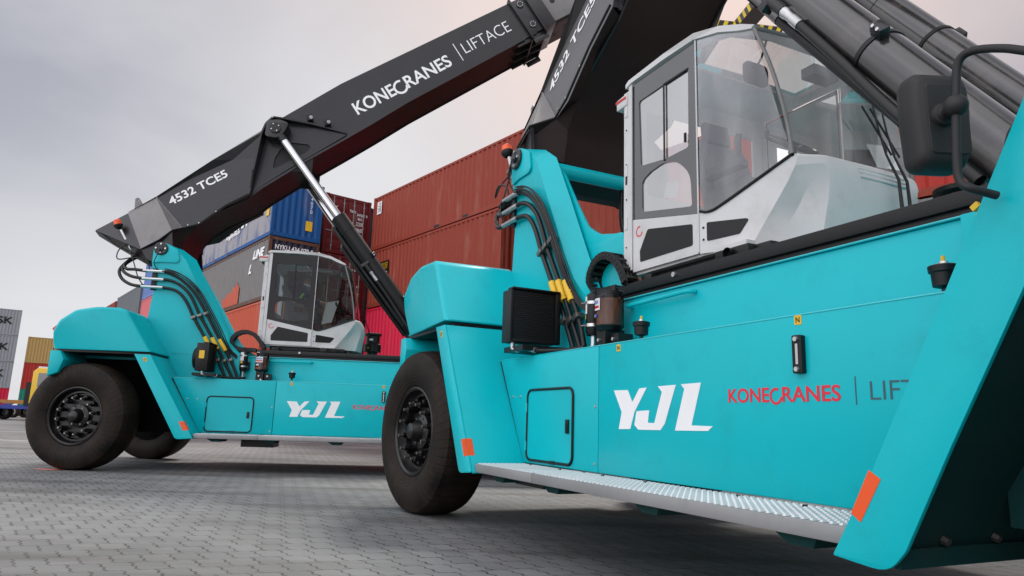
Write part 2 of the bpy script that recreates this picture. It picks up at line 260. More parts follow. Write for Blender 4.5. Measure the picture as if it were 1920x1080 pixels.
# ------------------------------------------------------------------ mesh helpers
class MB:
    def __init__(s): s.v = []; s.f = []
    def add(s, vs, fs):
        o = len(s.v); s.v += [tuple(v) for v in vs]; s.f += [tuple(i+o for i in f) for f in fs]; return s
    def box(s, x0, x1, y0, y1, z0, z1):
        v = [(x, y, z) for x in (x0, x1) for y in (y0, y1) for z in (z0, z1)]
        return s.add(v, [(0, 1, 3, 2), (4, 6, 7, 5), (0, 4, 5, 1), (2, 3, 7, 6), (0, 2, 6, 4), (1, 5, 7, 3)])
    def obox(s, c, ax, ay, az):           # oriented box: centre, half-axis vectors
        c, ax, ay, az = map(Vector, (c, ax, ay, az))
        v = [c+i*ax+j*ay+k*az for i in (-1, 1) for j in (-1, 1) for k in (-1, 1)]
        return s.add(v, [(0, 1, 3, 2), (4, 6, 7, 5), (0, 4, 5, 1), (2, 3, 7, 6), (0, 2, 6, 4), (1, 5, 7, 3)])
    def plate(s, outer, a, b, holes=(), axis=1, shear=None):   # polygon in the plane across `axis`, from a to b
        polys = [list(outer)]+[list(h) for h in holes]
        flat = [p for q in polys for p in q]
        def P(p, t):
            if shear: t = t+shear(p[0], p[1])
            return {0: (t, p[0], p[1]), 1: (p[0], t, p[1]), 2: (p[0], p[1], t)}[axis]
        n = len(flat); tri = tessellate_polygon([[Vector((p[0], p[1], 0)) for p in q] for q in polys])
        vs = [P(p, a) for p in flat]+[P(p, b) for p in flat]
        fs = [tuple(t) for t in tri]+[tuple(i+n for i in reversed(t)) for t in tri]
        o = 0
        for q in polys:
            for i in range(len(q)):
                j = (i+1) % len(q); fs.append((o+i, o+j, o+j+n, o+i+n))
            o += len(q)
        return s.add(vs, fs)
    def tube(s, pts, r, n=10, cap=True):
        pts = [Vector(p) for p in pts]; rs = r if isinstance(r, (list, tuple)) else [r]*len(pts)
        up = Vector((0, 0, 1)); vs = []; prev = None
        for i, p in enumerate(pts):
            t = (pts[min(i+1, len(pts)-1)]-pts[max(i-1, 0)]).normalized()
            if prev is None:
                a = t.cross(up)
                if a.length < .05: a = t.cross(Vector((1, 0, 0)))
                a.normalize()
            else:
                a = (prev-t*prev.dot(t)).normalized()
            prev = a; b = t.cross(a)
            vs += [p+(a*math.cos(2*PI*k/n)+b*math.sin(2*PI*k/n))*rs[i] for k in range(n)]
        fs = []
        for i in range(len(pts)-1):
            for k in range(n):
                k2 = (k+1) % n; fs.append((i*n+k, i*n+k2, (i+1)*n+k2, (i+1)*n+k))
        if cap: fs += [tuple(reversed(range(n))), tuple(range((len(pts)-1)*n, len(pts)*n))]
        return s.add(vs, fs)
    def lathe(s, prof, origin, axis=(0, 1, 0), n=48):      # prof: (along, radius)
        ax = Vector(axis).normalized(); o = Vector(origin)
        a = ax.cross(Vector((0, 0, 1)));
        if a.length < .05: a = Vector((1, 0, 0))
        a.normalize(); b = ax.cross(a); vs = []
        for (t, r) in prof: vs += [o+ax*t+(a*math.cos(2*PI*k/n)+b*math.sin(2*PI*k/n))*max(r, 1e-4) for k in range(n)]
        fs = [(i*n+k, i*n+(k+1) % n, (i+1)*n+(k+1) % n, (i+1)*n+k) for i in range(len(prof)-1) for k in range(n)]
        return s.add(vs, fs)
    def quad(s, a, b, c, d): return s.add([a, b, c, d], [(0, 1, 2, 3)])
    def build(s, name, m, parent=None, bevel=0, smooth=True, angle=32, loc=None, label=None):
        me = bpy.data.meshes.new(name); me.from_pydata(s.v, [], s.f); me.update()
        bm = bmesh.new(); bm.from_mesh(me); bmesh.ops.recalc_face_normals(bm, faces=bm.faces)
        if bevel:
            es = [e for e in bm.edges if len(e.link_faces) == 2 and e.calc_face_angle(0) > math.radians(22)]
            bmesh.ops.bevel(bm, geom=es, offset=bevel, segments=2 if bevel < .02 else 4, profile=.5, affect='EDGES', clamp_overlap=True)
        bm.to_mesh(me); bm.free()
        if smooth:
            me.polygons.foreach_set('use_smooth', [True]*len(me.polygons)); me.set_sharp_from_angle(angle=math.radians(angle))
        me.materials.append(MATS[m]); o = bpy.data.objects.new(name, me); COL.objects.link(o)
        if loc is not None:
            o.location = loc; off = Vector(loc)
            for v in me.vertices: v.co -= off
        if parent: o.parent = parent
        if label: o['label'] = label
        return o
def spline(pts, k=6):
    P = [Vector(p) for p in pts]; P = [P[0]*2-P[1]]+P+[P[-1]*2-P[-2]]; out = []
    for i in range(1, len(P)-2):
        for j in range(k):
            t = j/k; a, b, c, d = P[i-1:i+3]
            out.append(.5*((2*b)+(c-a)*t+(2*a-5*b+4*c-d)*t*t+(3*b-a-3*c+d)*t**3))
    out.append(P[-2]); return out
def rrect(x0, x1, z0, z1, r, n=5):
    o = []
    for cx_, cz_, a0 in ((x1-r, z1-r, 0), (x0+r, z1-r, 90), (x0+r, z0+r, 180), (x1-r, z0+r, 270)):
        for k in range(n+1):
            a = math.radians(a0+90*k/n); o.append((cx_+r*math.cos(a), cz_+r*math.sin(a)))
    return o
def rpoly(pts, r, n=4):
    o = []; m_ = len(pts)
    for i in range(m_):
        p, a, b = Vector(pts[i]), Vector(pts[i-1]), Vector(pts[(i+1) % m_])
        r_ = r[i] if isinstance(r, (list, tuple)) else r
        if r_ <= 0: o.append(tuple(p)); continue
        da = (a-p); db = (b-p); ra = min(r_, da.length*.45); rb = min(r_, db.length*.45); A = p+da.normalized()*ra; B = p+db.normalized()*rb
        for k in range(n+1):
            t = k/n; o.append(tuple((1-t)**2*A+2*t*(1-t)*p+t*t*B))
    return o
def tag(o, label=None, cat=None, group=None, kind=None):
    if label: o['label'] = label
    if cat: o['category'] = cat
    if group: o['group'] = group
    if kind: o['kind'] = kind
    return o
def empty(name, loc=(0, 0, 0), rz=0, parent=None):
    o = bpy.data.objects.new(name, None); COL.objects.link(o); o.location = loc; o.rotation_euler = (0, 0, rz); o.empty_display_size = .3
    if parent: o.parent = parent
    return o
def text(name, s, m, parent, o, xd, yd, width=None, height=None, bold=0.0, depth=0.002, shear=0.0, spacing=1.0, adv=None):
    """letters as a thin mesh; o = lower-left corner, xd/yd = reading and up directions, width/height in metres"""
    cu = bpy.data.curves.new('t', 'FONT'); cu.body = s; cu.size = 1; cu.extrude = .01; cu.offset = bold; cu.shear = shear; cu.space_character = spacing; cu.resolution_u = 4
    to = bpy.data.objects.new('t', cu); COL.objects.link(to); bpy.context.view_layer.update()
    me = bpy.data.meshes.new_from_object(to.evaluated_get(bpy.context.evaluated_depsgraph_get()))
    bpy.data.objects.remove(to); bpy.data.curves.remove(cu)
    xs = [v.co.x for v in me.vertices]; ys = [v.co.y for v in me.vertices]; x0, x1, y0, y1 = min(xs), max(xs), min(ys), max(ys)
    sy = height/(y1-y0) if height else None; sx = width/(x1-x0) if width else None
    sx = sx or sy; sy = sy or sx; o = Vector(o); xd = Vector(xd).normalized(); yd = Vector(yd).normalized(); nd = xd.cross(yd)
    for v in me.vertices: v.co = o+xd*((v.co.x-x0)*sx)+yd*((v.co.y-y0)*sy)+nd*(depth if v.co.z > 0 else .0005)
    me.materials.clear(); me.materials.append(MATS[m]); me.name = name
    ob = bpy.data.objects.new(name, me); COL.objects.link(ob)
    if parent: ob.parent = parent
    return ob
#PART2

# ------------------------------------------------------------------ the reach stacker (local frame: +X forward, -Y the camera's side, z up, rear axle at x = 0)
X, Y, Z = Vector((1, 0, 0)), Vector((0, 1, 0)), Vector((0, 0, 1))
def mirror_pts(p): return [(a, b) for a, b in p]
def konelogo(name, m, parent, o, xd, yd, width, height, bold, nrm_out=0.003):
    o = Vector(o); xd = Vector(xd).normalized(); yd = Vector(yd).normalized()
    text(name, 'KONE', m, parent, o, xd, yd, width*.405, height, bold=bold, depth=nrm_out)
    text(name, 'RANES', m, parent, o+xd*width*.525, xd, yd, width*.475, height, bold=bold, depth=nrm_out)
    # the swung ring that stands for the C
    c = o+xd*width*.468+yd*height*.40; R, th = height*.56, height*.17; nd = xd.cross(yd); mb = MB(); n = 22; vs = []
    for k in range(n+1):
        a = math.radians(62+(352-62)*k/n)
        for r_ in (R, R-th):
            q = c+xd*r_*math.cos(a)*.98+yd*r_*math.sin(a); vs += [q+nd*.0005, q+nd*nrm_out]
    fs = []
    for k in range(n):
        i = k*4; j = i+4; fs += [(i+1, j+1, j+3, i+3), (i, i+1, j+1, j), (i+2, j+2, j+3, i+3)]
    mb.add(vs, fs).build(name, m, parent, smooth=False)

def make_wheel(root, x, y, side, steer=0, R=.80, name='wheel', width=.5, rimr=.42):
    """tyre mesh with rim, hub and bolt sub-parts; side -1 = outer face toward -Y"""
    h = width/2; sg = side
    k = R/.80
    prof = [(h*.70, rimr), (h*.86, rimr*1.06), (h*1.02, .53*k), (h*1.05, .60*k), (h*1.02, .67*k), (h*.94, .73*k), (h*.84, .768*k), (h*.66, .787*k), (h*.3, .80*k), (0, .803*k)]
    prof = prof+[(-a, b) for a, b in reversed(prof[:-1])]
    t = MB().lathe(prof, (0, 0, 0), (0, sg, 0), 72)
    tyre = t.build(name, 'tyre', root); tyre.location = (x, y, .785 if R < .82 else R-.02); tyre.rotation_euler = (0, 0, math.radians(steer))
    r = MB().lathe([(h*.72, rimr+.012), (h*.84, rimr+.014), (h*.86, rimr-.002), (h*.80, rimr-.02), (h*.62, rimr-.03), (h*.50, rimr-.05), (h*.50, rimr-.075), (h*.30, rimr-.09), (h*.30, .17), (h*.30, 0)], (0, 0, 0), (0, sg, 0), 64)
    r.lathe([(-h*.72, rimr+.01), (-h*.8, rimr), (-h*.5, rimr-.05), (-h*.2, rimr-.07), (-h*.1, 0.0)], (0, 0, 0), (0, sg, 0), 48)
    rim = r.build('rim', 'rim', tyre)
    MB().lathe([(-h*.70, rimr-.012), (-h*.72, rimr-.03), (-h*.72, 0)], (0, 0, 0), (0, sg, 0), 40).build('rim_shade_disc', 'arch_black', tyre)  # dark disc added so the bright inner rim reads as shaded
    MB().lathe([(h*.30, .175), (h*.52, .17), (h*.55, .15), (h*.60, .110), (h*.98, .075), (h*1.02, .06), (h*1.03, 0)], (0, 0, 0), (0, sg, 0), 40).build('hub', 'rim', tyre)
    if abs(y) < 1.3: return tyre
    for i in range(12):
        a = 2*PI*(i+.35)/12; rad = Vector((math.cos(a), 0, math.sin(a))); tg = Vector((-math.sin(a), 0, math.cos(a)))
        b = MB().obox(rad*.285+Vector((0, sg*h*.50, 0)), rad*.034, Vector((0, sg*.040, 0)), tg*.024)
        b.lathe([(h*.5, .030), (h*.80, .030), (h*.80, 0)], rad*.27, (0, sg, 0), 6).build('wheel_clamp', 'rim', tyre)
        MB().lathe([(h*.80, .017), (h*.97, .015), (h*.97, 0)], rad*.27, (0, sg, 0), 8).build('wheel_bolt', 'bolt', tyre)
    for i in range(6):
        a = 2*PI*i/6; MB().lathe([(h*.52, .012), (h*.60, .012), (h*.60, 0)], (math.cos(a)*.135, 0, math.sin(a)*.135), (0, sg, 0), 6).build('hub_bolt', 'bolt', tyre)
    return tyre

def make_machine(name, label, near):
    R0 = empty(name); tag(R0, label, 'reach stacker', 'reach stackers parked in the container yard')
    T = 'teal'
    # ---- chassis
    fr = MB()
    fr.box(.55, 6.9, -.88, .88, .62, 1.842)
    fr.box(-.45, .6, -.75, .75, .72, 1.75)
    fr.box(5.0, 7.1, -.95, .95, .9, 1.84)
    chassis = fr.build('chassis', T, R0, bevel=.006)
    MB().plate([(1.122, 1.425), (1.614, .59), (1.640, .59), (1.148, 1.425)], -1.329, -1.26).build('panel_gap_shade_strip', 'black', R0)  # black strip painting the shadow gap along the panel's rubber edge
    MB().box(.92, 2.05, -.956, -.94, 1.842, 1.856).build('post_lip', T, R0)
    MB().box(5.30, 6.1, -1.33, -.96, .60, 1.6).build('arch_shade', 'teal_shaded', R0)
    MB().box(5.30, 6.1, .96, 1.33, .60, 1.6).build('arch_shade', 'teal_shaded', R0)
    # dark belly pieces, axle
    ax = MB().box(-.16, .16, -1.3, 1.3, .62, .94); ax.lathe([(-.35, .28), (.35, .28), (.35, 0)], (0, 0, .78), (0, 1, 0), 24); ax.lathe([(-.35, 0), (-.35, .28)], (0, 0, .78), (0, 1, 0), 24)
    ax.build('rear_axle', 'black', R0)
    ax = MB().box(6.45, 7.05, -1.2, 1.2, .62, 1.1); ax.build('front_axle', 'black', R0)
    # ---- wheels
    make_wheel(R0, 0, -1.54, -1, 7 if near else -13); make_wheel(R0, 0, 1.52, 1, 4 if near else -13)
    for yy, sd_ in ((-1.75, -1), (-1.12, -1), (1.12, 1), (1.75, 1)): make_wheel(R0, 6.75, yy, sd_, 0, R=.86)
    # ---- side panel, shelf, hatch
    yP = -1.331
    for (a, b) in (((1.135, 1.625), None),):
        p = MB().plate([(1.14, 1.432), (1.632, .585), (2.7325, .585), (2.7325, 1.432)], yP, yP+.02)
        p.box(1.16, 2.7325, yP+.02, -.88, 1.412, 1.430); p.box(1.66, 2.7325, yP+.02, -.88, .59, .60)
        p.build('side_panel', T, R0, bevel=.006)
    p = MB().plate([(2.739, 1.432), (2.739, .585), (5.12, .585), (5.60, 1.432)], yP, yP+.02)
    p.box(2.739, 5.58, yP+.02, -.88, 1.412, 1.430); p.box(2.739, 5.1, yP+.02, -.88, .59, .60)
    sp2 = p.build('side_panel', T, R0, bevel=.006)
    MB().box(2.7, 2.77, yP+.03, yP+.05, .6, 1.41).build('seam_backing', 'black', R0)
    MB().tube([(1.145, yP+.003, 1.433), (5.58, yP+.003, 1.433)], .0055, 8).build('panel_lip', 'teal_gloss', R0)
    MB().tube([(2.2, -.893, 1.848), (5.7, -.893, 1.848)], .006, 8).build('panel_lip', 'teal_gloss', R0)
    # far side box, plain
    MB().plate([(1.14, 1.432), (1.632, .585), (5.12, .585), (5.6, 1.432)], 1.31, .88).build('far_side_panel', T, R0, bevel=.003)
    # hatch door
    hd = MB().plate(rrect(1.70, 2.412, .612, 1.157, .06), yP-.006, yP+.0).build('hatch_door', T, R0)
    rr = rrect(1.70, 2.412, .612, 1.157, .06); g = MB(); g.tube([(a, yP-.007, b) for a, b in rr]+[(rr[0][0], yP-.007, rr[0][1])], .0105, 8, cap=False); g.build('gasket', 'black', hd)
    hh = MB().box(2.325, 2.365, yP-.022, yP-.006, .83, .93); hh.build('handle', 'black', hd, bevel=.004); MB().box(2.336, 2.354, yP-.026, yP-.022, .855, .905).build('latch', 'rubber_hose', hd)
    hg = MB()
    for z0 in (.72, 1.02): hg.tube([(1.695, yP-.010, z0-.035), (1.695, yP-.010, z0+.035)], .013, 8)
    hg.build('hinge', T, hd); MB().box(2.10, 2.16, yP-.018, yP-.006, .60, .625).build('bottom_catch', 'black', hd)
    sc = MB()
    for x_, z_ in ((2.70, 1.02), (2.70, .64), (1.40, 1.11), (1.55, 1.11)): sc.lathe([(0, .011), (.008, .009), (.008, 0)], (x_, yP, z_), (0, -1, 0), 8)
    sc.build('screw', 'steel', R0)
    # ---- step
    st = MB().plate([(1.662, .574), (1.690, .512), (2.617, .512), (2.617, .574)], -1.765, -1.335)
    st.plate([(2.622, .574), (2.622, .512), (5.05, .512), (5.05, .574)], -1.765, -1.335)
    step = st.build('step', 'galvanised', R0, bevel=.004)
    rb = MB(); x_ = 1.70; i = 0
    while x_ < 5.0:
        if not (2.60 < x_ < 2.64):
            for j in range(11):
                y_ = -1.735+j*.0375; w, l = .0085, .0145
                rb.add([(x_-w, y_-l, .574), (x_+w, y_-l, .574), (x_+w, y_+l, .574), (x_-w, y_+l, .574), (x_-w*.5, y_-l*.6, .582), (x_+w*.5, y_-l*.6, .582), (x_+w*.5, y_+l*.6, .582), (x_-w*.5, y_+l*.6, .582)],
                       [(4, 5, 6, 7), (0, 1, 5, 4), (1, 2, 6, 5), (2, 3, 7, 6), (3, 0, 4, 7)])
        x_ += .043
    rb.build('step_tread', 'step_rib', step, smooth=False)
    sb = MB()
    for x_ in (1.9, 2.35, 2.9, 3.35, 4.1, 4.5): sb.lathe([(0, .013), (.010, .011), (.010, 0)], (x_, -1.40 if int(x_*10) % 2 else -1.62, .575), (0, 0, 1), 6)
    sb.build('step_bolt', 'black', step)
    for x_ in (1.95, 2.75, 3.75, 4.7):
        MB().plate([(x_-.10, .510), (x_+.12, .510), (x_+.10, .465), (x_-.02, .465)], -1.70, -1.30).build('step_bracket', 'teal_shaded', R0)
    if not near:
        MB().box(2.25, 2.75, -1.2, -.7, .38, .508).build('underbody_box', 'black', R0)
    else:
        MB().box(1.85, 2.3, -1.5, -.7, .44, .508).build('underbody_box', 'black', R0)
    # ---- rear leg (strut) behind the rear wheel
    sl = MB().plate(rpoly([(.695, 1.739), (.928, 1.739), (1.679, .508), (1.432, .488)], [0, 0, .02, .05]), -1.802, -1.785)
    def slab(mb, p0, p1, y0, y1, th):       # sheet standing across the vehicle along the line p0-p1
        d = Vector((p1[0]-p0[0], p1[1]-p0[1])).normalized(); n = Vector((-d.y, d.x))*th
        mb.plate([p0, p1, (p1[0]-n.x, p1[1]-n.y), (p0[0]-n.x, p0[1]-n.y)], y0, y1)
    slab(sl, (.928, 1.739), (1.679, .508), -1.785, -.88, -.018 if False else .018)
    leg = sl.build('rear_leg', T, R0, bevel=.006)
    def sticker(pts, nm='reflector', m='orange', par=R0, y=-1.8025):
        return MB().plate(pts, y, y-.0015).build(nm, m, par, smooth=False)
    # orange reflector wraps the fold of the leg
    e0, e1 = (1.527, .760), (1.603, .632)
    sticker([(e0[0]-.075, e0[1]-.01), e0, e1, (e1[0]-.075, e1[1]-.012)], par=leg)
    fx_ = MB(); a0 = Vector((e0[0]+.002, -1.8025, e0[1]+.001)); a1 = Vector((e1[0]+.002, -1.8025, e1[1]+.001)); fx_.quad(a0, a0+Y*.06, a1+Y*.06, a1); fx_.build('reflector', 'orange', leg, smooth=False)
    sticker([(.825, 1.69), (.875, 1.69), (.893, 1.632), (.843, 1.632)], 'warning_sticker', 'yellow', leg)
    text('sticker_print', 'D', 'black', leg, (.845, -1.8045, 1.645), X, Z, .03, .032)
    # black sheet painting in the wheel-arch shade between hood and wheel
    MB().plate([(-.46, 1.70), (.9, 1.70), (1.58, .58), (.5, .56), (-.44, .66)], -.955, -.965).build('arch_shade', 'arch_black', R0)
    # ---- hoods over the rear wheels
    hp = [(-.512, 1.775), (-.530, 1.90), (-.530, 2.04), (-.440, 2.21), (-.235, 2.375), (.05, 2.437), (.395, 2.447), (.50, 2.40), (.925, 1.778)]
    hp2 = rpoly(hp, [.02, .03, .04, .05, .06, .08, .06, .04, .02], 4)
    # outer face leans in a little toward the top
    def hood_mesh(sgn):
        mb = MB(); rings = [(-1.795, 0.0, 0), (-1.775, .0, 1)]
        n = len(hp2); cx_, cz_ = .2, 2.0
        def ring(y, off, lean):
            o = []
            for (a, b) in hp2:
                q = Vector((a-cx_, b-cz_)); l_ = q.length; q = q*(1-off/l_)
                yy = y + lean*max(0, (b-1.778))*.055
                o.append((cx_+q.x, sgn*yy if sgn < 0 else -yy, cz_+q.y))
            return o
        prof = [(-1.797, .055, 1), (-1.793, .035, 1), (-1.782, .014, 1), (-1.76, .0, 1), (-.95, -.012, 0)]
        vs = []
        for y, off, ln in prof:
            o = []
            for (a, b) in hp2:
                q = Vector((a-cx_, b-cz_)); l_ = q.length; k_ = 1 if b > 1.79 else .25
                q = q*(1-off*k_/l_); yy = y+ln*max(0, (b-1.778))*(.05 if a > .2 else .0)+(.14*max(0, .25-a)*min(1, max(0, (2.2-b)/.4)))*(1 if y < -1 else 0)
                o.append((cx_+q.x, yy*(1 if sgn > 0 else -1), cz_+q.y))
            vs += o
        fs = [tuple(range(n))]+[(i*n+k, i*n+(k+1) % n, (i+1)*n+(k+1) % n, (i+1)*n+k) for i in range(len(prof)-1) for k in range(n)]+[tuple(range((len(prof)-1)*n, len(prof)*n))]
        return mb.add(vs, fs)
    hood = hood_mesh(1).build('rear_hood', T, R0, angle=40)
    hood_mesh(-1).build('rear_hood', T, R0, angle=40)
    MB().box(-.44, .9, -1.70, -.95, 1.742, 1.772).build('hood_gap', 'black', R0)
    # rear counterweight and cross face
    cw = MB().plate([(-.50, 1.0), (-.53, 1.6), (-.50, 2.05), (-.30, 2.30), (.42, 2.36), (.42, 1.0)], -.945, .945); cw.build('counterweight', T, R0, bevel=.03)
    MB().plate([(-.505, 1.36), (-.505, 1.745), (-.37, 1.745), (-.30, 1.62), (-.36, 1.42)], -1.77, -.9).build('rear_skirt', T, R0, bevel=.01)
    MB().plate([(-.505, 1.36), (-.505, 1.745), (-.37, 1.745), (-.36, 1.42)], 1.77, .9).build('rear_skirt', T, R0, bevel=.01)
    for s_ in (1, -1):
        tl = MB().obox((-.485, -1.60*s_, 2.10), (.055, 0, .055), (0, .085, 0), (-.035, 0, .035)); tl.build('tail_light', 'red', R0, bevel=.012)
    MB().box(-.53, -.50, -1.6, -.95, 1.78, 1.80).build('trim_strip', 'orange', R0)
    # ---- boom post (mast)
    post = [(.50, 1.3), (.51, 2.42), (.545, 2.87), (.462, 3.33), (.465, 3.62), (.52, 3.68), (.60, 3.70), (.705, 3.665), (.84, 3.59), (1.0, 3.42), (1.27, 2.93), (1.60, 2.34), (1.74, 2.13), (1.88, 1.99), (2.06, 1.86), (2.06, 1.3)]
    front = post[7:15]
    def post_side(sgn):
        pm = MB().plate(post, -.95*sgn, -.935*sgn)
        pm.plate([(a+.0, b) for a, b in post[:5]+[(.6, 3.3), (.9, 3.2), (1.0, 3.0)]+post[11:]], -.77*sgn, -.79*sgn)
        # front flange: runs down the front edge, leaning forward as it goes inward
        vs = []; k_ = [(0, 0), (.03, .03), (.10, .04), (.115, .03), (.11, .02), (.10, .01), (.05, 0), (0, 0)]
        for (a, b), (dx_, dz_) in zip(front, k_): vs += [(a, -.952*sgn, b), (a+dx_+.02, -.80*sgn, b+dz_), (a+dx_, -.79*sgn, b+dz_-.03)]
        fs = []
        for i in range(len(front)-1):
            o = i*3; fs += [(o, o+3, o+4, o+1), (o+1, o+4, o+5, o+2)]
        pm.add(vs, fs)
        return pm
    mast = post_side(1).build('boom_post', T, R0, bevel=0, angle=30)
    # lower wing that sweeps forward from the post
    if near: wing = [(1.10, 3.36), (1.215, 3.27), (1.445, 2.925), (1.66, 2.63), (1.86, 2.515), (2.10, 2.465), (2.215, 2.455), (2.215, 1.83), (1.0, 1.83), (.8, 2.4)]
    else: wing = [(1.10, 3.36), (1.215, 3.27), (1.445, 2.925), (1.66, 2.60), (1.85, 2.28), (2.0, 2.05), (2.2, 1.9), (2.4, 1.84), (1.0, 1.83), (.8, 2.4)]
    wg = MB().plate(rpoly(wing, .04, 3), -.765, -.74).build('post_wing', T, R0, bevel=.004)
    # raised cheek round the boot pin
    ck = MB().plate(rpoly([(.470, 3.33), (.47, 3.63), (.60, 3.705), (.70, 3.67), (.86, 3.585), (.90, 3.40), (.86, 3.355), (.62, 3.36)], .04), -.952, -.972)
    ck.build('pin_cheek', T, mast, bevel=.004)
    if near:
        MB().tube([(1.03, -.80, 3.37), (1.03, .16, 3.37)], .072, 24).build('cross_tube', T, R0)
    else:
        MB().tube([(.95, -.80, 3.3), (.95, -.1, 3.3)], .06, 16).build('cross_tube', T, R0)
    pin = MB().lathe([(0, .112), (.02, .112), (.028, .10), (.028, .045), (.05, .04), (.05, 0)], (.588, -.972, 3.588), (0, -1, 0), 32); pin.build('boot_pin', 'boom', R0)
    pb = MB()
    for a in (0, 90, 180, 270): pb.lathe([(.02, .016), (.045, .014), (.045, 0)], (.588+.075*math.cos(math.radians(a)), -.972, 3.588+.075*math.sin(math.radians(a))), (0, -1, 0), 8)
    pb.build('pin_bolt', 'steel', R0)
    # ---- boom
    side = [(-.70, 3.93), (.215, 4.60), (1.96, 6.09), (2.10, 6.225), (3.24, 7.115), (6.40, 9.205), (6.98, 8.61), (6.73, 8.45), (4.50, 6.868), (3.84, 6.35), (3.30, 5.945), (2.76, 5.55), (2.46, 5.31), (1.99, 4.94), (1.74, 4.70), (1.24, 4.41), (1.0, 4.20), (.86, 4.03), (.77, 3.84), (.72, 3.62), (.66, 3.44), (.52, 3.36), (.33, 3.37), (.09, 3.47), (-.33, 3.68), (-.62, 3.84)]
    bm_ = MB(); vs = [(a, s_*.495, b) for s_ in (-1, 1) for a, b in side]; n = len(side); fs = []
    tri = tessellate_polygon([[Vector((a, b, 0)) for a, b in side]]); fs += [tuple(t) for t in tri]+[tuple(i+n for i in t) for t in tri]
    fs += [(i, i+1, i+1+n, i+n) for i in range(0, 5)]
    boom = bm_.add(vs, fs).build('boom', 'boom', R0, angle=25)
    ub = MB(); m_ = range(6, n); vs = []
    for i in range(5, n): a, b = side[i]; vs += [(a, -.494, b), (a, .494, b)]
    k0 = n-5; a, b = side[0]; vs += [(a, -.494, b), (a, .494, b)]
    ub.add(vs, [(2*i, 2*i+2, 2*i+3, 2*i+1) for i in range(k0)]); ub.build('boom_underside', 'underside', R0, angle=25)
    # lower edge flange strips (side plates stand 3 cm below the underside)
    fl = MB()
    for s_ in (-1, 1):
        for i in range(7, 15):
            (a, b), (c, d) = side[i], side[i+1]; fl.plate([(a, b+.02), (c, d+.02), (c+.012, d-.02), (a+.012, b-.02)], .495*s_, .515*s_)
    fl.build('edge_flange', 'boom', boom)
    # flared foot plates, rib, and the folded side sheets of the boom root
    ypl = lambda x, z: -.62+.15*((x-1.45)*-.565+(z-4.51)*.825)
    for s_ in (1, -1):
        A_, G_, H_, I_, J_ = (.22, -.505, 4.615), (.69, -.877, 3.93), (.53, -.93, 3.745), (.24, -.885, 3.57), (-.20, -.52, 4.285)
        B_ = (.767, ypl(.767, 4.05), 4.05)
        m = lambda p: (p[0], p[1]*s_, p[2])
        ch = MB(); ch.add([m(p) for p in (A_, G_, H_, I_, J_)], [(0, 1, 2), (0, 2, 3, 4)])
        ch.add([m(p) for p in (A_, B_, G_)], [(0, 1, 2)])
        ch.build('cheek_plate', 'boom_gray' if near else 'boom_gray', R0, smooth=False)
        dk = MB(); dk.add([m(p) for p in (J_, I_, (-.02, -.50, 3.56), (-.33, -.50, 3.70), (-.60, -.50, 3.90), (-.70, -.50, 3.945))], [(0, 1, 2, 3, 4, 5)])
        d2_ = MB(); d2_.add([m(p) for p in (G_, B_, (.80, -.49, 3.93), (.72, -.49, 3.60), H_)], [(0, 1, 2, 3, 4)])
        d2_.add([m(p) for p in (H_, (.72, -.49, 3.60), (.30, -.49, 3.36), I_, (-.02, -.50, 3.56))], [(0, 1, 2), (0, 2, 3), (3, 2, 4)])
        d2_.build('foot_underside', 'underside', R0, smooth=False)
        dk.build('root_closing_plate', 'boom', R0, smooth=False)
        MB().plate([(.24, 3.57), (.53, 3.745), (.69, 3.93), (.74, 3.60), (.70, 3.40), (.50, 3.34), (.34, 3.42)], -.885*s_, -.845*s_).build('boom_foot', 'boom', R0)
        rb_ = MB()
        for p, q, w_ in ((A_, B_, .012), (A_, G_, .006)):
            p, q = Vector(m(p)), Vector(m(q)); rb_.tube([p, q], w_, 6)
        rb_.build('rib', 'boom_gray', R0)
        tq = [(.25, 4.60), (.70, 4.965), (1.45, 5.43), (1.86, 5.48), (1.82, 4.75), (1.45, 4.51), (1.04, 4.13), (.767, 4.05)]
        tp = MB(); tp.add([m((x, ypl(x, z), z)) for x, z in tq], [tuple(range(8))])
        tp.add([m((x, ypl(x, z)+.012, z)) for x, z in tq], [tuple(range(8))])
        tp.build('text_panel', 'boom_sheen_tint' if near else 'boom', boom, smooth=False)
        up = MB(); up.add([m(p) for p in ((.25, ypl(.25, 4.60), 4.60), (.70, ypl(.70, 4.965), 4.965), (1.45, ypl(1.45, 5.43), 5.43), (1.86, ypl(1.86, 5.48), 5.48), (2.0, -.53, 6.07), (1.1, -.575, 5.355), (.24, -.53, 4.63))], [(0, 1, 6), (1, 2, 5, 6), (2, 3, 4, 5)])
        up.add([m(p) for p in ((2.0, -.53, 6.07), (1.1, -.575, 5.355), (.24, -.53, 4.63), (-.2, -.53, 4.30), (-.2, -.49, 4.31), (.22, -.49, 4.62), (1.96, -.49, 6.10))], [(0, 1, 2, 3, 4, 5, 6)])
        up.add([m(p) for p in ((1.86, ypl(1.86, 5.48), 5.48), (1.82, ypl(1.82, 4.75), 4.75), (1.84, -.495, 4.76), (1.95, -.495, 5.6), (2.0, -.53, 6.07))], [(0, 1, 2, 3, 4)])
        up.build('fold_sheet', 'boom', boom, smooth=False)
        lo_ = MB(); lw = [(.767, 4.05), (1.04, 4.13), (1.45, 4.51), (1.82, 4.75)]; inn_ = [(.80, 3.93), (1.0, 4.19), (1.42, 4.53), (1.76, 4.71)]
        lo_.add([m((x, ypl(x, z), z)) for x, z in lw]+[m((x, -.49, z)) for x, z in inn_], [(0, 1, 5, 4), (1, 2, 6, 5), (2, 3, 7, 6)]); lo_.build('lower_closing_sheet', 'underside', boom, smooth=False)
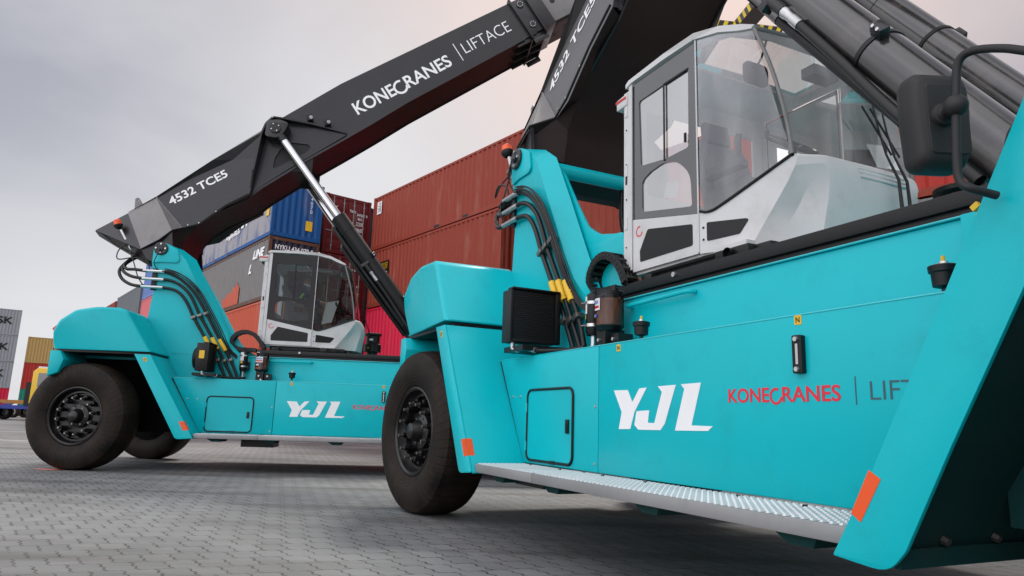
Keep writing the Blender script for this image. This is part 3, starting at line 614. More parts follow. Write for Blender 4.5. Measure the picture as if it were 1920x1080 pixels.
        cdt = [I_, H_, G_, B_]+[(x, ypl(x, z)-.012, z+.01) for x, z in lw[1:]]
        MB().tube([m((p[0]+.0, p[1]-.014, p[2]+.004)) for p in cdt], .013, 8).build('conduit', 'black', boom)
        cb_ = MB(); [cb_.lathe([(0, .012), (.02, .010), (.02, 0)], m((x, ypl(x, z)-.02, z+.02)), (0, -s_, 0), 6) for x, z in ((.86, 4.09), (1.04, 4.14), (1.3, 4.37))]; cb_.build('conduit_bolt', 'steel', boom)
    MB().box(-.02, .03, -.60, -.545, 4.22, 4.40).build('stiffener', 'boom', R0) if False else None
    # lifting eye on the top of the tail
    MB().plate(rpoly([(-.12, 4.34), (.02, 4.46), (-.075, 4.60), (-.135, 4.58)], .02), -.47, -.44, holes=[[(-.085+.014*math.cos(a*PI/4), 4.545+.014*math.sin(a*PI/4)) for a in range(8)]]).build('lifting_eye', 'boom_gray', R0)
    # cylinder bracket on the boom, both sides
    for s_ in (1, -1):
        bk = MB().plate([(1.80, 4.74), (1.93, 5.86), (2.0, 6.08), (2.10, 6.20), (2.30, 6.19), (2.80, 6.17), (3.42, 6.08), (3.0, 5.76), (2.4, 5.30), (2.0, 4.97)], -.505*s_, -.525*s_,
                        holes=[[(2.42, 5.84), (2.74, 5.83), (2.79, 5.78), (2.74, 5.69), (2.22, 5.33), (2.16, 5.33), (2.17, 5.50), (2.25, 5.68)]])
        def strip(p, y0, y1, th=.03):
            for i in range(len(p)-1):
                (a, b), (c, d) = p[i], p[i+1]; q = Vector((c-a, d-b)).normalized(); nn = Vector((-q.y, q.x))*th
                yb = (y1[i], y1[i+1])
                v = [(a, y0*s_, b), (c, y0*s_, d), (c, yb[1]*s_, d), (a, yb[0]*s_, b)]
                v2 = [(x_+nn.x, y_, z_+nn.y) for x_, y_, z_ in v]
                bk.add(v+v2, [(0, 1, 2, 3), (7, 6, 5, 4), (0, 4, 5, 1), (3, 2, 6, 7), (0, 3, 7, 4), (1, 5, 6, 2)])
        strip([(1.83, 4.74), (1.88, 5.2), (1.97, 5.86), (2.03, 6.06), (2.13, 6.19), (2.34, 6.21), (2.80, 6.19), (3.42, 6.10)], -.52, [-.56, -.72, -.80, -.80, -.78, -.70, -.62, -.54])
        bk.build('cylinder_bracket', 'boom', R0, angle=30)
        MB().plate([(2.12, 5.30), (2.85, 5.3), (2.85, 5.9), (2.12, 5.9)], -.4965*s_, -.4985*s_).build('bracket_recess', 'black', R0)
        lug = MB().plate(rpoly([(2.02, 5.82), (2.03, 6.12), (2.24, 6.16), (2.42, 6.10), (2.34, 5.9), (2.24, 5.80)], .06), -.50*s_, -.80*s_) ; lug.build('cylinder_lug', 'boom', R0, bevel=.01)
        MB().lathe([(0, .10), (.03, .10), (.035, .03), (.035, 0)], (2.19, -.80*s_, 5.985), (0, -s_, 0), 28).build('cylinder_pin', 'rim', R0)
        pb = MB()
        for a in (30, 210, 120, 300): pb.lathe([(.03, .014), (.045, .012), (.045, 0)], (2.19+.07*math.cos(math.radians(a)), -.80*s_, 5.985+.07*math.sin(math.radians(a))), (0, -s_, 0), 6)
        pb.build('pin_bolt', 'steel', R0)
        # lift cylinder
        P0 = Vector((2.19, -.72*s_, 5.985))
        if near: P1 = Vector((5.62, -.72*s_, 1.42)); 
        else: P1 = Vector((5.55, -.72*s_, 1.70))
        if near: P1 = Vector((5.62, -.72*s_, 1.43))
        d = (P1-P0).normalized(); tt = (P1-P0).length
        q0 = P0+d*.22
        s_b = 1.98
        MB().tube([P0-d*.02, P0+d*.27], .085, 24).build('rod_eye', 'rim', R0)
        MB().tube([P0+d*.25, P0+d*(s_b+.05)], .078, 32).build('cylinder_rod', 'chrome', R0)
        Bb = P0+d*s_b
        bar = MB().lathe([(0, .09), (0, .125), (.02, .145), (.34, .145), (.345, .140), (tt-s_b-.2, .140), (tt-s_b, .10), (tt-s_b, 0)], Bb, d, 40).build('cylinder_barrel', 'barrel' if near else 'black', R0)
        # clamp bands, blocks, hard line and hose along the barrel
        nn = Vector((-abs(d.z), 0, -abs(d.x))).normalized(); nn = (nn-d*nn.dot(d)).normalized(); side_ = d.cross(nn)
        for k_ in (.95, 1.9):
            c = Bb+d*k_
            MB().lathe([(-.014, .147), (.014, .147), (.014, .140), (-.014, .140), (-.014, .147)], c, d, 32).build('clamp_band', 'black', bar)
            e_ = (-nn*.7+side_*(-.7 if s_ > 0 else .7)).normalized()
            MB().obox(c+e_*.17, e_*.028, d*.045, e_.cross(d)*.03).build('clamp_block', 'boom', bar, bevel=.005)
            b2 = MB()
            for z_ in (-.02, .02): b2.lathe([(0, .010), (.012, .010), (.012, 0)], c+e_*.17+d*z_+(side_*(1 if s_ < 0 else -1))*.03, side_*(1 if s_ < 0 else -1), 8)
            b2.build('clamp_bolt', 'steel', bar)
        off = nn*.175
        hl = MB().tube([Bb+d*.12+nn*.12, Bb+d*.16+off, Bb+d*1.05+off], .042, 16); hl.build('hard_line', 'barrel' if near else 'black', bar)
        blk = Bb+d*1.05+off+side_*(.07 if s_ > 0 else -.07)*(-1)
        out_ = Vector((0, -s_, 0)); out_ = (out_-d*out_.dot(d)).normalized()
        blk = Bb+d*1.02+nn*.10+out_*.13
        MB().obox(blk, d*.03, nn*.075, out_*.035).build('port_block', 'boom', bar, bevel=.004)
        MB().tube([blk+d*.02, blk+d*.17], .040, 18).build('hose_fitting', 'rim', bar)
        MB().tube([blk+d*.16, blk+d*.20, blk+d*.22, blk+d*.27, blk+d*.275, blk+d*.36], [.036, .036, .030, .030, .034, .034], 12).build('hose_ferrule', 'steel', bar)
        MB().tube(spline([blk+d*.34, blk+d*.8+nn*.01, blk+d*1.3+nn*.03, blk+d*1.9+nn*.02]), .030, 12).build('cylinder_hose', 'rubber_hose', bar)
        MB().tube([Bb+d*1.02+nn*.155, Bb+d*1.06+nn*.18, Bb+d*2.3+nn*.165], .038, 12).build('lower_line', 'black', bar)
    # work lamps behind the bracket
    for x_, z_ in ((2.737, 6.285), (3.06, 6.225)):
        wl = MB().obox((x_, -.60, z_+.03), (.05, 0, .02), (0, .055, 0), (-.02, 0, .06)).build('work_lamp', 'black', R0, bevel=.012)
        MB().lathe([(0, .035), (.012, .032), (.012, 0)], (x_+.03, -.655, z_+.03), (.3, -1, -.2), 16).build('lamp_lens', 'steel', wl)
        MB().tube([(x_, -.55, z_-.04), (x_, -.60, z_+.0)], .012, 8).build('lamp_bracket', 'steel', wl)
    # collar and telescopic section
    da = math.radians(34.3); d2 = Vector((math.cos(da), 0, math.sin(da))); n2 = Vector((-math.sin(da), 0, math.cos(da)))
    def bx(mb, o, s0, s1, t0, t1, y0, y1):
        vs = [o+d2*s+n2*t+Y*y for s in (s0, s1) for t in (t0, t1) for y in (y0, y1)]
        return mb.add(vs, [(0, 1, 3, 2), (4, 6, 7, 5), (0, 4, 5, 1), (2, 3, 7, 6), (0, 2, 6, 4), (1, 5, 7, 3)])
    O = Vector((6.40, 0, 9.205))
    co = MB()
    bx(co, O, -.02, .62, -.80, 0.0, -.50, .50)
    for s0 in (-.03, .30): 
        bx(co, O, s0, s0+.035, -.90, .05, -.57, .57)
    for k_ in (-.45, -.15, .15, .45): bx(co, O, -.35, .30, -.90, -.80, k_-.01, k_+.01)
    bx(co, O, .0, .33, -1.0, -.9, -.50, -.46); bx(co, O, .0, .33, -1.0, -.9, .46, .50)
    cl = co.build('boom_collar', 'boom', R0, bevel=.004)
    pd = MB()
    for t_ in (-.13, -.62):
        c = O+d2*.16+n2*t_+Vector((0, -.50, 0)); MB().lathe([(0, .075), (.02, .075), (.022, 0)], c, (0, -1, 0), 28).build('wear_pad_cover', 'boom', cl)
        for a in range(9): MB().lathe([(.02, .009), (.032, .009), (.032, 0)], c+d2*.055*math.cos(a*2*PI/9)+n2*.055*math.sin(a*2*PI/9), (0, -1, 0), 6).build('cover_bolt', 'steel', cl)
    
    inn = MB(); bx(inn, O, .60, 7.6, -.74, -.07, -.43, .43)
    inb = inn.build('inner_boom', 'boom_gray', R0, bevel=.008)
    ho = MB()
    for s_ in (.84, 1.04): ho.lathe([(0, .055), (.002, .055), (.002, 0)], O+d2*s_+n2*(-.33)+Vector((0, -.431, 0)), (0, -1, 0), 24)
    ho.build('boom_hole', 'rubber_hose', inb)
    bx(MB(), O, 0, 1, 0, 1, 0, 1)
    rl = MB(); bx(rl, O, .62, 7.4, -.80, -.74, -.38, .38); rl.build('boom_rail', 'underside', inb)
    # boom head and spreader
    H = O+d2*7.55
    hb = MB(); bx(hb, H, -.2, .35, -1.0, .0, -.52, .52); hb.tube([(H.x-.1, -.3, H.z-.6), (H.x-.1, -.3, H.z-1.5)], .10, 12); hb.tube([(H.x-.1, .3, H.z-.6), (H.x-.1, .3, H.z-1.5)], .10, 12)
    hb.build('boom_head', 'boom', R0)
    sx, sz = 13.05, 11.62
    spd = MB().box(sx-.35, sx+.35, -1.2, 1.2, sz-.30, sz+.1); spd.box(sx-.22, sx+.22, -2.95, 2.95, sz-.28, sz-.02)
    for y_ in (-2.95, 2.95): spd.box(sx-1.15, sx+1.15, y_-.12, y_+.12, sz-.34, sz-.02)
    spd.tube([(H.x-.1, -.3, H.z-1.5), (sx, -.3, sz)], .12, 12); spd.tube([(H.x-.1, .3, H.z-1.5), (sx, .3, sz)], .12, 12)
    spd = spd.build('spreader', 'boom', R0)
    hs = MB()
    for sgn in (-1, 1):
        for k_ in range(9):
            x_ = sx-1.1+k_*.25; y0 = sgn*2.95+(-.121 if True else .121)
            hs.add([(x_, y0-.001, sz-.33), (x_+.11, y0-.001, sz-.33), (x_+.23, y0-.001, sz-.03), (x_+.12, y0-.001, sz-.03)], [(0, 1, 2, 3)])
    for k_ in range(22):
        y_ = -2.8+k_*.26; hs.add([(sx-.2205, y_, sz-.27), (sx-.2205, y_+.12, sz-.27), (sx-.2205, y_+.24, sz-.03), (sx-.2205, y_+.12, sz-.03)], [(0, 1, 2, 3)])
    hs.build('hazard_stripes', 'hazard_yellow', spd, smooth=False)
    # ---- lettering on boom and panel
    bd = Vector((.825, 0, .565)).normalized(); bu = Vector((-bd.z, 0, bd.x))
    text('model_number', '4532 TCE5', 'lettering', boom, (.505, -.5480, 4.470), bd, bu+Y*.15, 1.10, .162, bold=.02)
    konelogo('boom_logo', 'lettering', boom, (3.60, -.4975, 6.505), (.818, 0, .575), (-.575, 0, .818), 2.12, .262, .018)
    MB().obox((5.415, -.4985, 8.01), d2*.008, Y*.0015, (n2*.20)).build('boom_logo', 'lettering', boom, smooth=False)
    text('boom_logo', 'LIFTACE', 'lettering', boom, (5.575, -.4975, 7.995), bd, bu, 1.08, .235, bold=-.012)
    yj = {'Y': [(2.925, 1.123), (3.079, 1.121), (3.129, 1.044), (3.203, 1.128), (3.278, 1.131), (3.151, 0.983), (3.107, 0.879), (2.982, 0.876), (3.014, 0.983)],
          'J': [(3.388, 1.135), (3.554, 1.138), (3.449, 0.916), (3.409, 0.879), (3.191, 0.877), (3.151, 0.905), (3.174, 0.989), (3.302, 0.994), (3.287, 0.92), (3.351, 0.919), (3.426, 1.1)],
          'L': [(3.599, 1.139), (3.768, 1.143), (3.684, 0.911), (3.854, 0.909), (3.816, 0.884), (3.542, 0.88), (3.628, 1.112)]}
    for k_, p_ in yj.items(): MB().plate([(a, b) for a, b in p_], yP-.0006, yP-.0026).build('company_letters', 'lettering', R0, smooth=False)
    konelogo('panel_logo', 'lettering_red', R0, (3.976, yP, 1.030), X, Z, .682, .072, .016, .0022)
    MB().box(4.731, 4.736, yP-.0022, yP-.0005, 1.014, 1.134).build('panel_logo', 'lettering_gray', R0, smooth=False)
    text('panel_logo', 'LIFTACE', 'lettering_gray', R0, (4.802, yP, 1.033), X, Z, .43, .078, bold=-.008)
    for x_, z_ in ((2.975, 1.398), (4.446, 1.410)):
        sk = MB().box(x_-.021, x_+.021, yP-.0018, yP-.0004, z_-.023, z_+.023).build('warning_sticker', 'yellow', R0, smooth=False)
        text('sticker_print', 'N', 'black', sk, (x_-.011, yP-.0018, z_-.013), X, Z, .022, .026)
    # sight gauge
    sg = MB().plate(rrect(4.428, 4.482, 1.158, 1.335, .008), yP-.028, yP).build('sight_gauge', 'black', R0, bevel=.003)
    MB().box(4.448, 4.462, yP-.0300, yP-.0282, 1.20, 1.295).build('gauge_glass', 'steel', sg)
    gb = MB(); [gb.lathe([(0, .014), (.012, .012), (.012, 0)], (4.455, yP-.028, z_), (0, -1, 0), 6) for z_ in (1.177, 1.316)]; gb.build('gauge_bolt', 'steel', sg)
    # handle bar on the body face
    MB().tube(spline([(2.50, -.885, 1.778), (2.515, -.925, 1.778), (2.56, -.94, 1.779), (2.9, -.94, 1.783), (3.14, -.94, 1.787), (3.19, -.925, 1.788), (3.21, -.885, 1.788)]), .016, 10).build('grab_handle', T, R0)
    # breather caps on the shelf
    for x_, y_ in ((2.934, -1.12), (5.005, -1.10)):
        bc = MB().lathe([(0, .014), (.035, .014), (.04, .03), (.045, .046), (.10, .050), (.105, .058), (.13, .060), (.135, .05), (.135, 0)], (x_, y_, 1.43+.03), (0, 0, 1), 24).build('breather_cap', 'black', R0)
        MB().lathe([(-.03, .018), (0, .018), (0, 0)], (x_, y_, 1.46), (0, 0, 1), 6).build('stem', 'steel', bc); MB().lathe([(.135, .022), (.15, .018), (.152, 0)], (x_, y_, 1.46), (0, 0, 1), 12).build('nipple', 'steel', bc); MB().lathe([(.15, .009), (.175, .008), (.175, 0)], (x_, y_, 1.46), (0, 0, 1), 10).build('nipple_cap', 'yellow', bc)
    # ---- rail
    rl = MB().box(2.28, 6.6, -.872, -.76, 1.896, 1.972); rl.box(2.3, 6.6, -.85, -.80, 1.842, 1.896); rl.box(2.28, 6.6, .76, .872, 1.896, 1.972)
    rail = rl.build('cab_rail', 'black', R0, bevel=.004)
    rb2 = MB()
    for x_ in (2.30, 2.325): rb2.lathe([(0, .010), (.01, .009), (.01, 0)], (x_, -.872, 1.925), (0, -1, 0), 6)
    rb2.lathe([(0, .020), (.014, .018), (.014, 0)], (2.98, -.872, 1.945), (0, -1, 0), 10); rb2.build('rail_bolt', 'steel', rail)
    MB().plate([(2.2, 1.843), (6.6, 1.843), (6.6, 1.85), (2.2, 1.85)], -.895, -.70).build('deck_lip', T, R0)
    # ---- cable chain
    cp_ = spline([(2.38, -.82, 2.00), (2.31, -.82, 2.12), (2.20, -.82, 2.225), (2.07, -.82, 2.265), (1.95, -.82, 2.235), (1.87, -.82, 2.15), (1.865, -.82, 2.05), (1.93, -.82, 1.985), (2.05, -.82, 1.965), (2.26, -.82, 1.96)], 3)
    chs = {-.055: MB(), .055: MB()}; rgs = []
    for i in range(len(cp_)-1):
        a, b = cp_[i], cp_[i+1]; c = (a+b)/2; t = (b-a).normalized(); nn = t.cross(Y); hl_ = (b-a).length*.58
        for yy in (-.055, .055): ch = chs[yy]; ch.obox(c+Y*yy, t*hl_, Y*.008, nn*.032); ch.lathe([(-.010, .034), (.010, .034), (.010, 0)], a+Y*yy, (0, 1, 0), 12); ch.lathe([(0, .012), (-.004, .010), (-.004, 0)], a+Y*(yy-.009), (0, 1, 0), 8)
        if i % 2 == 0: rgs += [MB().obox(c+nn*.030, t*.012, Y*.055, nn*.005), MB().obox(c-nn*.030, t*.012, Y*.055, nn*.005)]
    cc = chs[-.055].build('cable_chain', 'plastic', R0); chs[.055].build('chain_link_row', 'plastic', cc); [q_.build('chain_rung', 'plastic', cc) for q_ in rgs]
    for yy in (-.03, 0, .03): MB().tube([p+Y*yy for p in cp_], .014, 8).build('chain_cable', 'rubber_hose', cc)
    # ---- cooler
    ck_ = MB().box(1.50, 1.665, -1.50, -1.075, 1.545, 1.985).build('oil_cooler', 'black', R0, bevel=.004)
    core = MB()
    for k_ in range(26): core.box(1.668, 1.675, -1.475, -1.10, 1.575+k_*.0152, 1.581+k_*.0152)
    core.build('cooling_fins', 'cooler_core', ck_, smooth=False)
    fm = MB(); fm.box(1.665, 1.685, -1.51, -1.485, 1.55, 1.99); fm.box(1.665, 1.685, -1.09, -1.04, 1.55, 1.99); fm.box(1.60, 1.70, -1.50, -1.05, 1.985, 2.0); fm.box(1.665, 1.685, -1.50, -1.05, 1.545, 1.57)
    fm.build('cooler_frame', 'black', ck_, bevel=.003)
    MB().lathe([(0, .17), (.05, .18), (.07, .16), (.075, .04), (.09, 0)], (1.50, -1.29, 1.75), (-1, 0, 0), 28).build('cooler_fan', 'black', ck_)
    if not near: MB().plate([(1.545, 1.74), (1.625, 1.74), (1.625, 1.865), (1.545, 1.865)], -1.5012, -1.5025).build('warning_sticker', 'yellow', ck_, smooth=False)
    MB().box(1.45, 1.80, -1.45, -1.05, 1.47, 1.515).build('cooler_shelf', 'black', ck_)
    MB().tube([(1.60, -1.44, 1.545), (1.60, -1.44, 1.50), (1.66, -1.42, 1.475)], .02, 10).build('cooler_fitting', 'steel', ck_)
    MB().tube(spline([(1.70, -1.35, 1.50), (1.80, -1.32, 1.475), (1.95, -1.25, 1.465), (2.1, -1.18, 1.465), (2.2, -1.12, 1.48)]), .020, 10).build('cooler_hose', 'rubber_hose', ck_)
    MB().tube([(1.70, -1.36, 1.50), (1.80, -1.33, 1.475)], .024, 10).build('hose_ferrule', 'steel', ck_)
    # ---- filter canister, grease pump
    cn = MB().lathe([(0, .05), (.03, .062), (.30, .062), (.33, .052), (.34, .035), (.36, .02), (.36, 0)], (2.115, -.985, 1.59), (0, 0, 1), 28).build('filter_canister', 'black', R0)
    for z_ in (1.67, 1.85):
        MB().lathe([(-.012, .066), (.012, .066), (.012, .060), (-.012, .060), (-.012, .066)], (2.115, -.985, z_), (0, 0, 1), 28).build('canister_strap', 'steel', cn)
        MB().tube([(2.08, -1.04, z_), (2.06, -1.065, z_-.003)], .008, 8).build('strap_bolt', 'bolt', cn)
    lb = MB(); n_ = 8
    def wrap(cx_, cy_, r_, a0, a1, z0, z1, m_, nm, par):
        mb = MB(); vs = []
        for k_ in range(9):
            a = math.radians(a0+(a1-a0)*k_/8); vs += [(cx_+r_*math.cos(a), cy_+r_*math.sin(a), z0), (cx_+r_*math.cos(a), cy_+r_*math.sin(a), z1)]
        return mb.add(vs, [(2*i, 2*i+2, 2*i+3, 2*i+1) for i in range(8)]).build(nm, m_, par)
    wrap(2.115, -.985, .0635, 215, 275, 1.76, 1.90, 'paper', 'label', cn); wrap(2.115, -.985, .064, 225, 262, 1.72, 1.75, 'yellow', 'label', cn)
    MB().tube([(2.115, -.985, 1.60), (2.115, -.985, 1.53), (2.12, -1.0, 1.44)], .018, 10).build('canister_port', 'steel', cn)
    MB().tube([(2.10, -.985, 1.945), (2.10, -.985, 1.975), (2.13, -.985, 1.975), (2.13, -.985, 1.945)], .006, 6).build('canister_loop', 'black', cn)
    gx, gy = 2.42, -1.035
    gp = MB().lathe([(0, .085), (.02, .10), (.035, .112), (.04, .112), (.04, 0)], (gx, gy, 1.59), (0, 0, 1), 32); gp.box(gx-.07, gx+.05, gy-.07, gy+.10, 1.435, 1.60); gp.box(gx+.06, gx+.16, gy-.03, gy+.10, 1.47, 1.56)
    gpo = gp.build('grease_pump', 'black', R0)
    MB().lathe([(.0, .103), (.17, .103), (.20, .09), (.20, 0)], (gx, gy, 1.632), (0, 0, 1), 32).build('grease_fill', 'grease', gpo)
    MB().lathe([(.0, .109), (.20, .109), (.235, .094)], (gx, gy, 1.630), (0, 0, 1), 36).build('clear_cup', 'lens_glass', gpo)
    MB().lathe([(0, .096), (.03, .096), (.032, 0)], (gx, gy, 1.858), (0, 0, 1), 32).build('cup_lid', 'black', gpo)
    wrap(gx, gy, .1105, 215, 285, 1.74, 1.83, 'paper', 'label', gpo)
    wrap(gx, gy, .1112, 222, 280, 1.755, 1.775, 'red', 'label', gpo)
    tx = text('label', 'LINCOLN', 'blue_label', gpo, (0, 0, 0), X, Z, .105, .030, bold=.03)
    for v in tx.data.vertices:
        a = math.radians(222)+v.co.x/.111; z_ = v.co.z; v.co = Vector((gx+(.1112-v.co.y*.3)*math.cos(a), gy+(.1112-v.co.y*.3)*math.sin(a), 1.786+z_))
    wrap(gx, gy, .1108, 225, 252, 1.69, 1.712, 'paper', 'label', gpo); wrap(gx, gy, .1108, 252, 270, 1.69, 1.712, 'blue_label', 'label', gpo); wrap(gx, gy, .1108, 218, 238, 1.635, 1.655, 'orange', 'label', gpo)
    [MB().lathe([(0, .013), (.02, .013), (.02, 0)], (x_, y_, z_), (0, -1, 0), 8).build('pump_screw', 'steel', gpo) for x_, y_, z_ in ((gx-.02, gy-.07, 1.52), (gx+.11, gy-.03, 1.52), (gx+.02, gy-.08, 1.46))]
    vb = MB().box(2.12, 2.20, -.94, -.89, 1.62, 1.75).build('valve_block', 'black', R0); vf = MB()
    for k_ in range(4): vf.tube([(2.135+.018*k_, -.94, 1.755), (2.12+.018*k_, -.95, 1.80)], .007, 6); vf.tube([(2.12+.02*k_, -.945, 1.66), (2.11+.02*k_, -.97, 1.63)], .007, 6)
    vf.build('valve_fitting', 'steel', vb)
    # ---- hydraulic hoses up the post
    hs_ = [[(0.366, -1.0, 3.183), (0.638, -1.0, 3.193), (0.83, -1.0, 3.146), (1.019, -1.0, 3.039), (1.228, -1.0, 2.838), (1.45, -1.0, 2.50), (1.62, -1.0, 2.22), (1.77, -1.0, 1.98), (1.93, -1.0, 1.72), (2.06, -1.02, 1.44)],
           [(0.361, -1.0, 3.051), (0.644, -1.0, 3.058), (0.798, -1.0, 3.049), (0.981, -1.0, 2.97), (1.158, -1.0, 2.80), (1.34, -1.0, 2.48), (1.52, -1.0, 2.20), (1.66, -1.0, 1.99), (1.82, -1.0, 1.72), (1.98, -1.0, 1.44)],
           [(0.357, -1.0, 2.917), (0.638, -1.0, 2.922), (0.858, -1.0, 2.90), (1.00, -1.0, 2.82), (1.12, -1.0, 2.67), (1.235, -1.0, 2.46), (1.41, -1.0, 2.19), (1.55, -1.0, 1.99), (1.71, -1.0, 1.74), (1.87, -1.0, 1.44)]]
    for k_, h_ in enumerate(hs_):
        MB().tube(spline(h_, 5), .024, 12).build('hydraulic_hose', 'rubber_hose', R0)
        z_ = (3.19, 3.055, 2.92)[k_]
        MB().tube([(.36, -1.0, z_), (.62, -1.0, z_), (.62, -1.0, z_), (.70, -1.0, z_-.002)], [.027, .027, .030, .028], 12).build('hose_ferrule', 'steel', R0)
        # yellow wrapped sleeves
        c = [(1.70, 2.10), (1.575, 2.12), (1.455, 2.13)][k_]; b0 = Vector((c[0], -1.005, c[1])); dd = Vector((.50, 0, -.86)).normalized()
        rr_ = MB(); pts = [b0+dd*(j*.018) for j in range(13)]; rr_.tube(pts, [.036 if j % 2 else .033 for j in range(13)], 14); rr_.build('hose_sleeve', 'yellow', R0)
    bun = MB()
    for k_ in range(5):
        o_ = Vector((.02*k_+.03, -.035-.006*(k_ % 2), .022*(k_ % 3))); bun.tube(spline([Vector(p)+o_ for p in hs_[0][1:7]]+[(1.80+.02*k_, -1.0, 1.95), (1.99, -.97, 1.80+.012*k_)], 4), .0085, 6)
    bun.build('cable_bundle', 'rubber_hose', R0)
    MB().box(.50, .575, -.98, -.952, 2.87, 3.24).build('hose_bracket', 'black', R0, bevel=.003)
    for tri_ in (((1.245, 2.445), (1.35, 2.465), (1.46, 2.485)), ((1.70, 1.755), (1.815, 1.73), (1.925, 1.73))):
        dd = Vector((.50, 0, -.86)).normalized(); nn = Vector((.86, 0, .50)).normalized()
        for j, (x_, z_) in enumerate(tri_): MB().obox(Vector((x_, -1.0, z_))-dd*(.02*j), dd*.022, Y*.040, nn*.040).build('hose_clamp', 'bolt', R0, bevel=.004)
    # loops behind the post to the boom tail
    for a in ([(.36, -1.0, 3.19), (.2, -.95, 3.21), (.06, -.9, 3.22), (-.02, -.8, 3.30), (-.01, -.62, 3.42), (.03, -.5, 3.50)],
              [(.36, -1.0, 3.055), (.17, -.95, 3.09), (.03, -.9, 3.16), (-.05, -.8, 3.26), (-.05, -.62, 3.40), (.0, -.5, 3.52)],
              [(.36, -1.0, 2.92), (.18, -.97, 2.95), (.02, -.92, 3.04), (-.06, -.88, 3.17), (-.07, -.75, 3.30), (-.04, -.5, 3.50)]):
        MB().tube(spline(a, 6), .026, 12).build('hydraulic_hose', 'rubber_hose', R0)
    # beacon on a stalk
    bs = MB().tube([(-.20, -.70, 3.93), (-.06, -.72, 3.71), (.02, -.76, 3.58)], .012, 8); bs.tube([(-.20, -.70, 3.93), (-.09, -.715, 3.76)], .022, 10)
    bco = bs.build('beacon_stalk', 'steel', R0)
    MB().lathe([(-.02, .03), (0, .055), (.04, .075), (.05, .075), (.05, 0)], (-.24, -.70, 3.97), (-.35, 0, .94), 24).build('beacon_base', 'black', bco)
    MB().lathe([(.05, .062), (.13, .058), (.145, .045), (.147, 0)], (-.24, -.70, 3.97), (-.35, 0, .94), 24).build('beacon_lens', 'orange', bco)
    MB().tube(spline([(.0, -.78, 3.60), (.15, -.9, 3.35), (.28, -1.0, 3.1), (.38, -1.01, 2.95)]), .009, 8).build('beacon_cable', 'rubber_hose', R0)
    MB().tube(spline([(-.05, -.74, 3.68), (-.14, -.82, 3.55), (-.10, -.9, 3.38), (.2, -1.0, 3.40), (.40, -1.0, 3.34), (.46, -.99, 3.2)]), .010, 8).build('beacon_cable', 'rubber_hose', R0)
    MB().tube(spline([(.59, -1.03, 3.58), (.56, -1.05, 3.45), (.52, -1.02, 3.34), (.56, -.98, 3.24), (.70, -.98, 3.16)]), .007, 6).build('beacon_cable', 'rubber_hose', R0)
    # boom supply hoses hanging behind (seen through the post)
    if near:
        for k_ in (0, .05): MB().tube(spline([(1.0+k_, .06, 3.33), (1.0+k_, .05, 3.0), (1.08+k_, .05, 2.80), (1.25, .1, 2.68)]), .028, 10).build('hydraulic_hose', 'rubber_hose', R0)
    # air cleaner
    ac = MB().lathe([(0, .12), (.18, .12), (.18, .10), (.30, .10), (.30, .165), (.44, .165), (.46, .13), (.60, .13), (.62, .165), (.65, .165), (.67, .10), (.67, 0)], (4.10, .6, 1.85), (0, 0, 1), 32).build('air_cleaner', 'black', R0)
    wrap(4.10, .6, .134, 230, 275, 2.36, 2.40, 'paper', 'label', ac)
    make_cab(R0, near)
    # ---- front fenders
    arch_o = [(4.972, .478), (5.15, .780), (5.72, 1.868), (5.86, 2.12), (6.0, 2.24), (6.2, 2.28), (7.6, 2.28), (7.85, 2.15), (7.95, 1.9)]
    arch_i = [(7.75, 1.9), (7.6, 2.02), (6.3, 2.02), (6.12, 1.98), (5.98, 1.86), (5.69, 1.36), (5.42, .865), (5.245, .53)]
    for s_ in (1, -1):
        of = rpoly(arch_o+arch_i+[(5.18, .458)], [.01, 0, 0, .1, .1, .1, .2, .1, 0, 0, .1, .1, .1, .1, 0, 0, .02, .06], 4)
        fd = MB().plate(of, -1.802*s_, -1.784*s_)
        fo = arch_o
        for i in range(len(fo)-1): slab(fd, fo[i], fo[i+1], -1.784*s_, -.90*s_, .015)
        fdo = fd.build('front_fender', T, R0, bevel=.004)
        pl_ = [(5.185, .53), (5.40, .87), (5.665, 1.36), (5.96, 1.87), (6.12, 1.99)]
        ln = MB()
        for i in range(len(pl_)-1): slab(ln, pl_[i], pl_[i+1], -1.783*s_, -.86*s_, -.02)
        ln.plate([(5.16, .53), (5.205, .53), (5.205, .47), (5.185, .47)], -1.77*s_, -1.0*s_)
        ln.plate([(5.205, .56), (5.24, .60), (5.66, 1.32), (5.63, 1.34)], -1.165*s_, -1.145*s_)
        lo = ln.build('fender_liner', 'teal_shaded', fdo)
        if s_ == 1:
            lb2 = MB(); [lb2.lathe([(0, .016), (.022, .014), (.022, 0)], (5.205, y_, .555), (1, 0, -.4), 6) for y_ in (-1.55, -1.27)]; lb2.build('liner_bolt', 'bolt', lo)
        if s_ == 1:
            MB().plate([(5.135, 0.776), (5.178, 0.749), (5.092, 0.602), (5.057, 0.628)], -1.8022, -1.8036).build('reflector', 'orange', fdo, smooth=False)
            # mirror on its bent tube
            mt = MB().tube(spline([(5.637, -1.83, 1.589), (5.606, -1.9, 1.608), (5.58, -1.9, 1.634), (5.573, -1.9, 1.673), (5.578, -1.9, 1.772), (5.587, -1.9, 1.875), (5.593, -1.9, 1.938), (5.601, -1.9, 1.996), (5.622, -1.9, 2.023), (5.666, -1.9, 2.02), (5.731, -1.9, 1.991), (5.777, -1.9, 1.962), (5.86, -1.9, 1.905), (5.93, -1.88, 1.87), (5.96, -1.80, 1.84)], 5), .0125, 12).build('mirror_arm', 'plastic', R0)
            wv = Vector((.40, .90, 0)).normalized(); nv = Vector((.90, -.40, 0)).normalized(); cmr = Vector((5.587, -1.9, 1.875))-nv*.125+wv*.022+Z*-.006
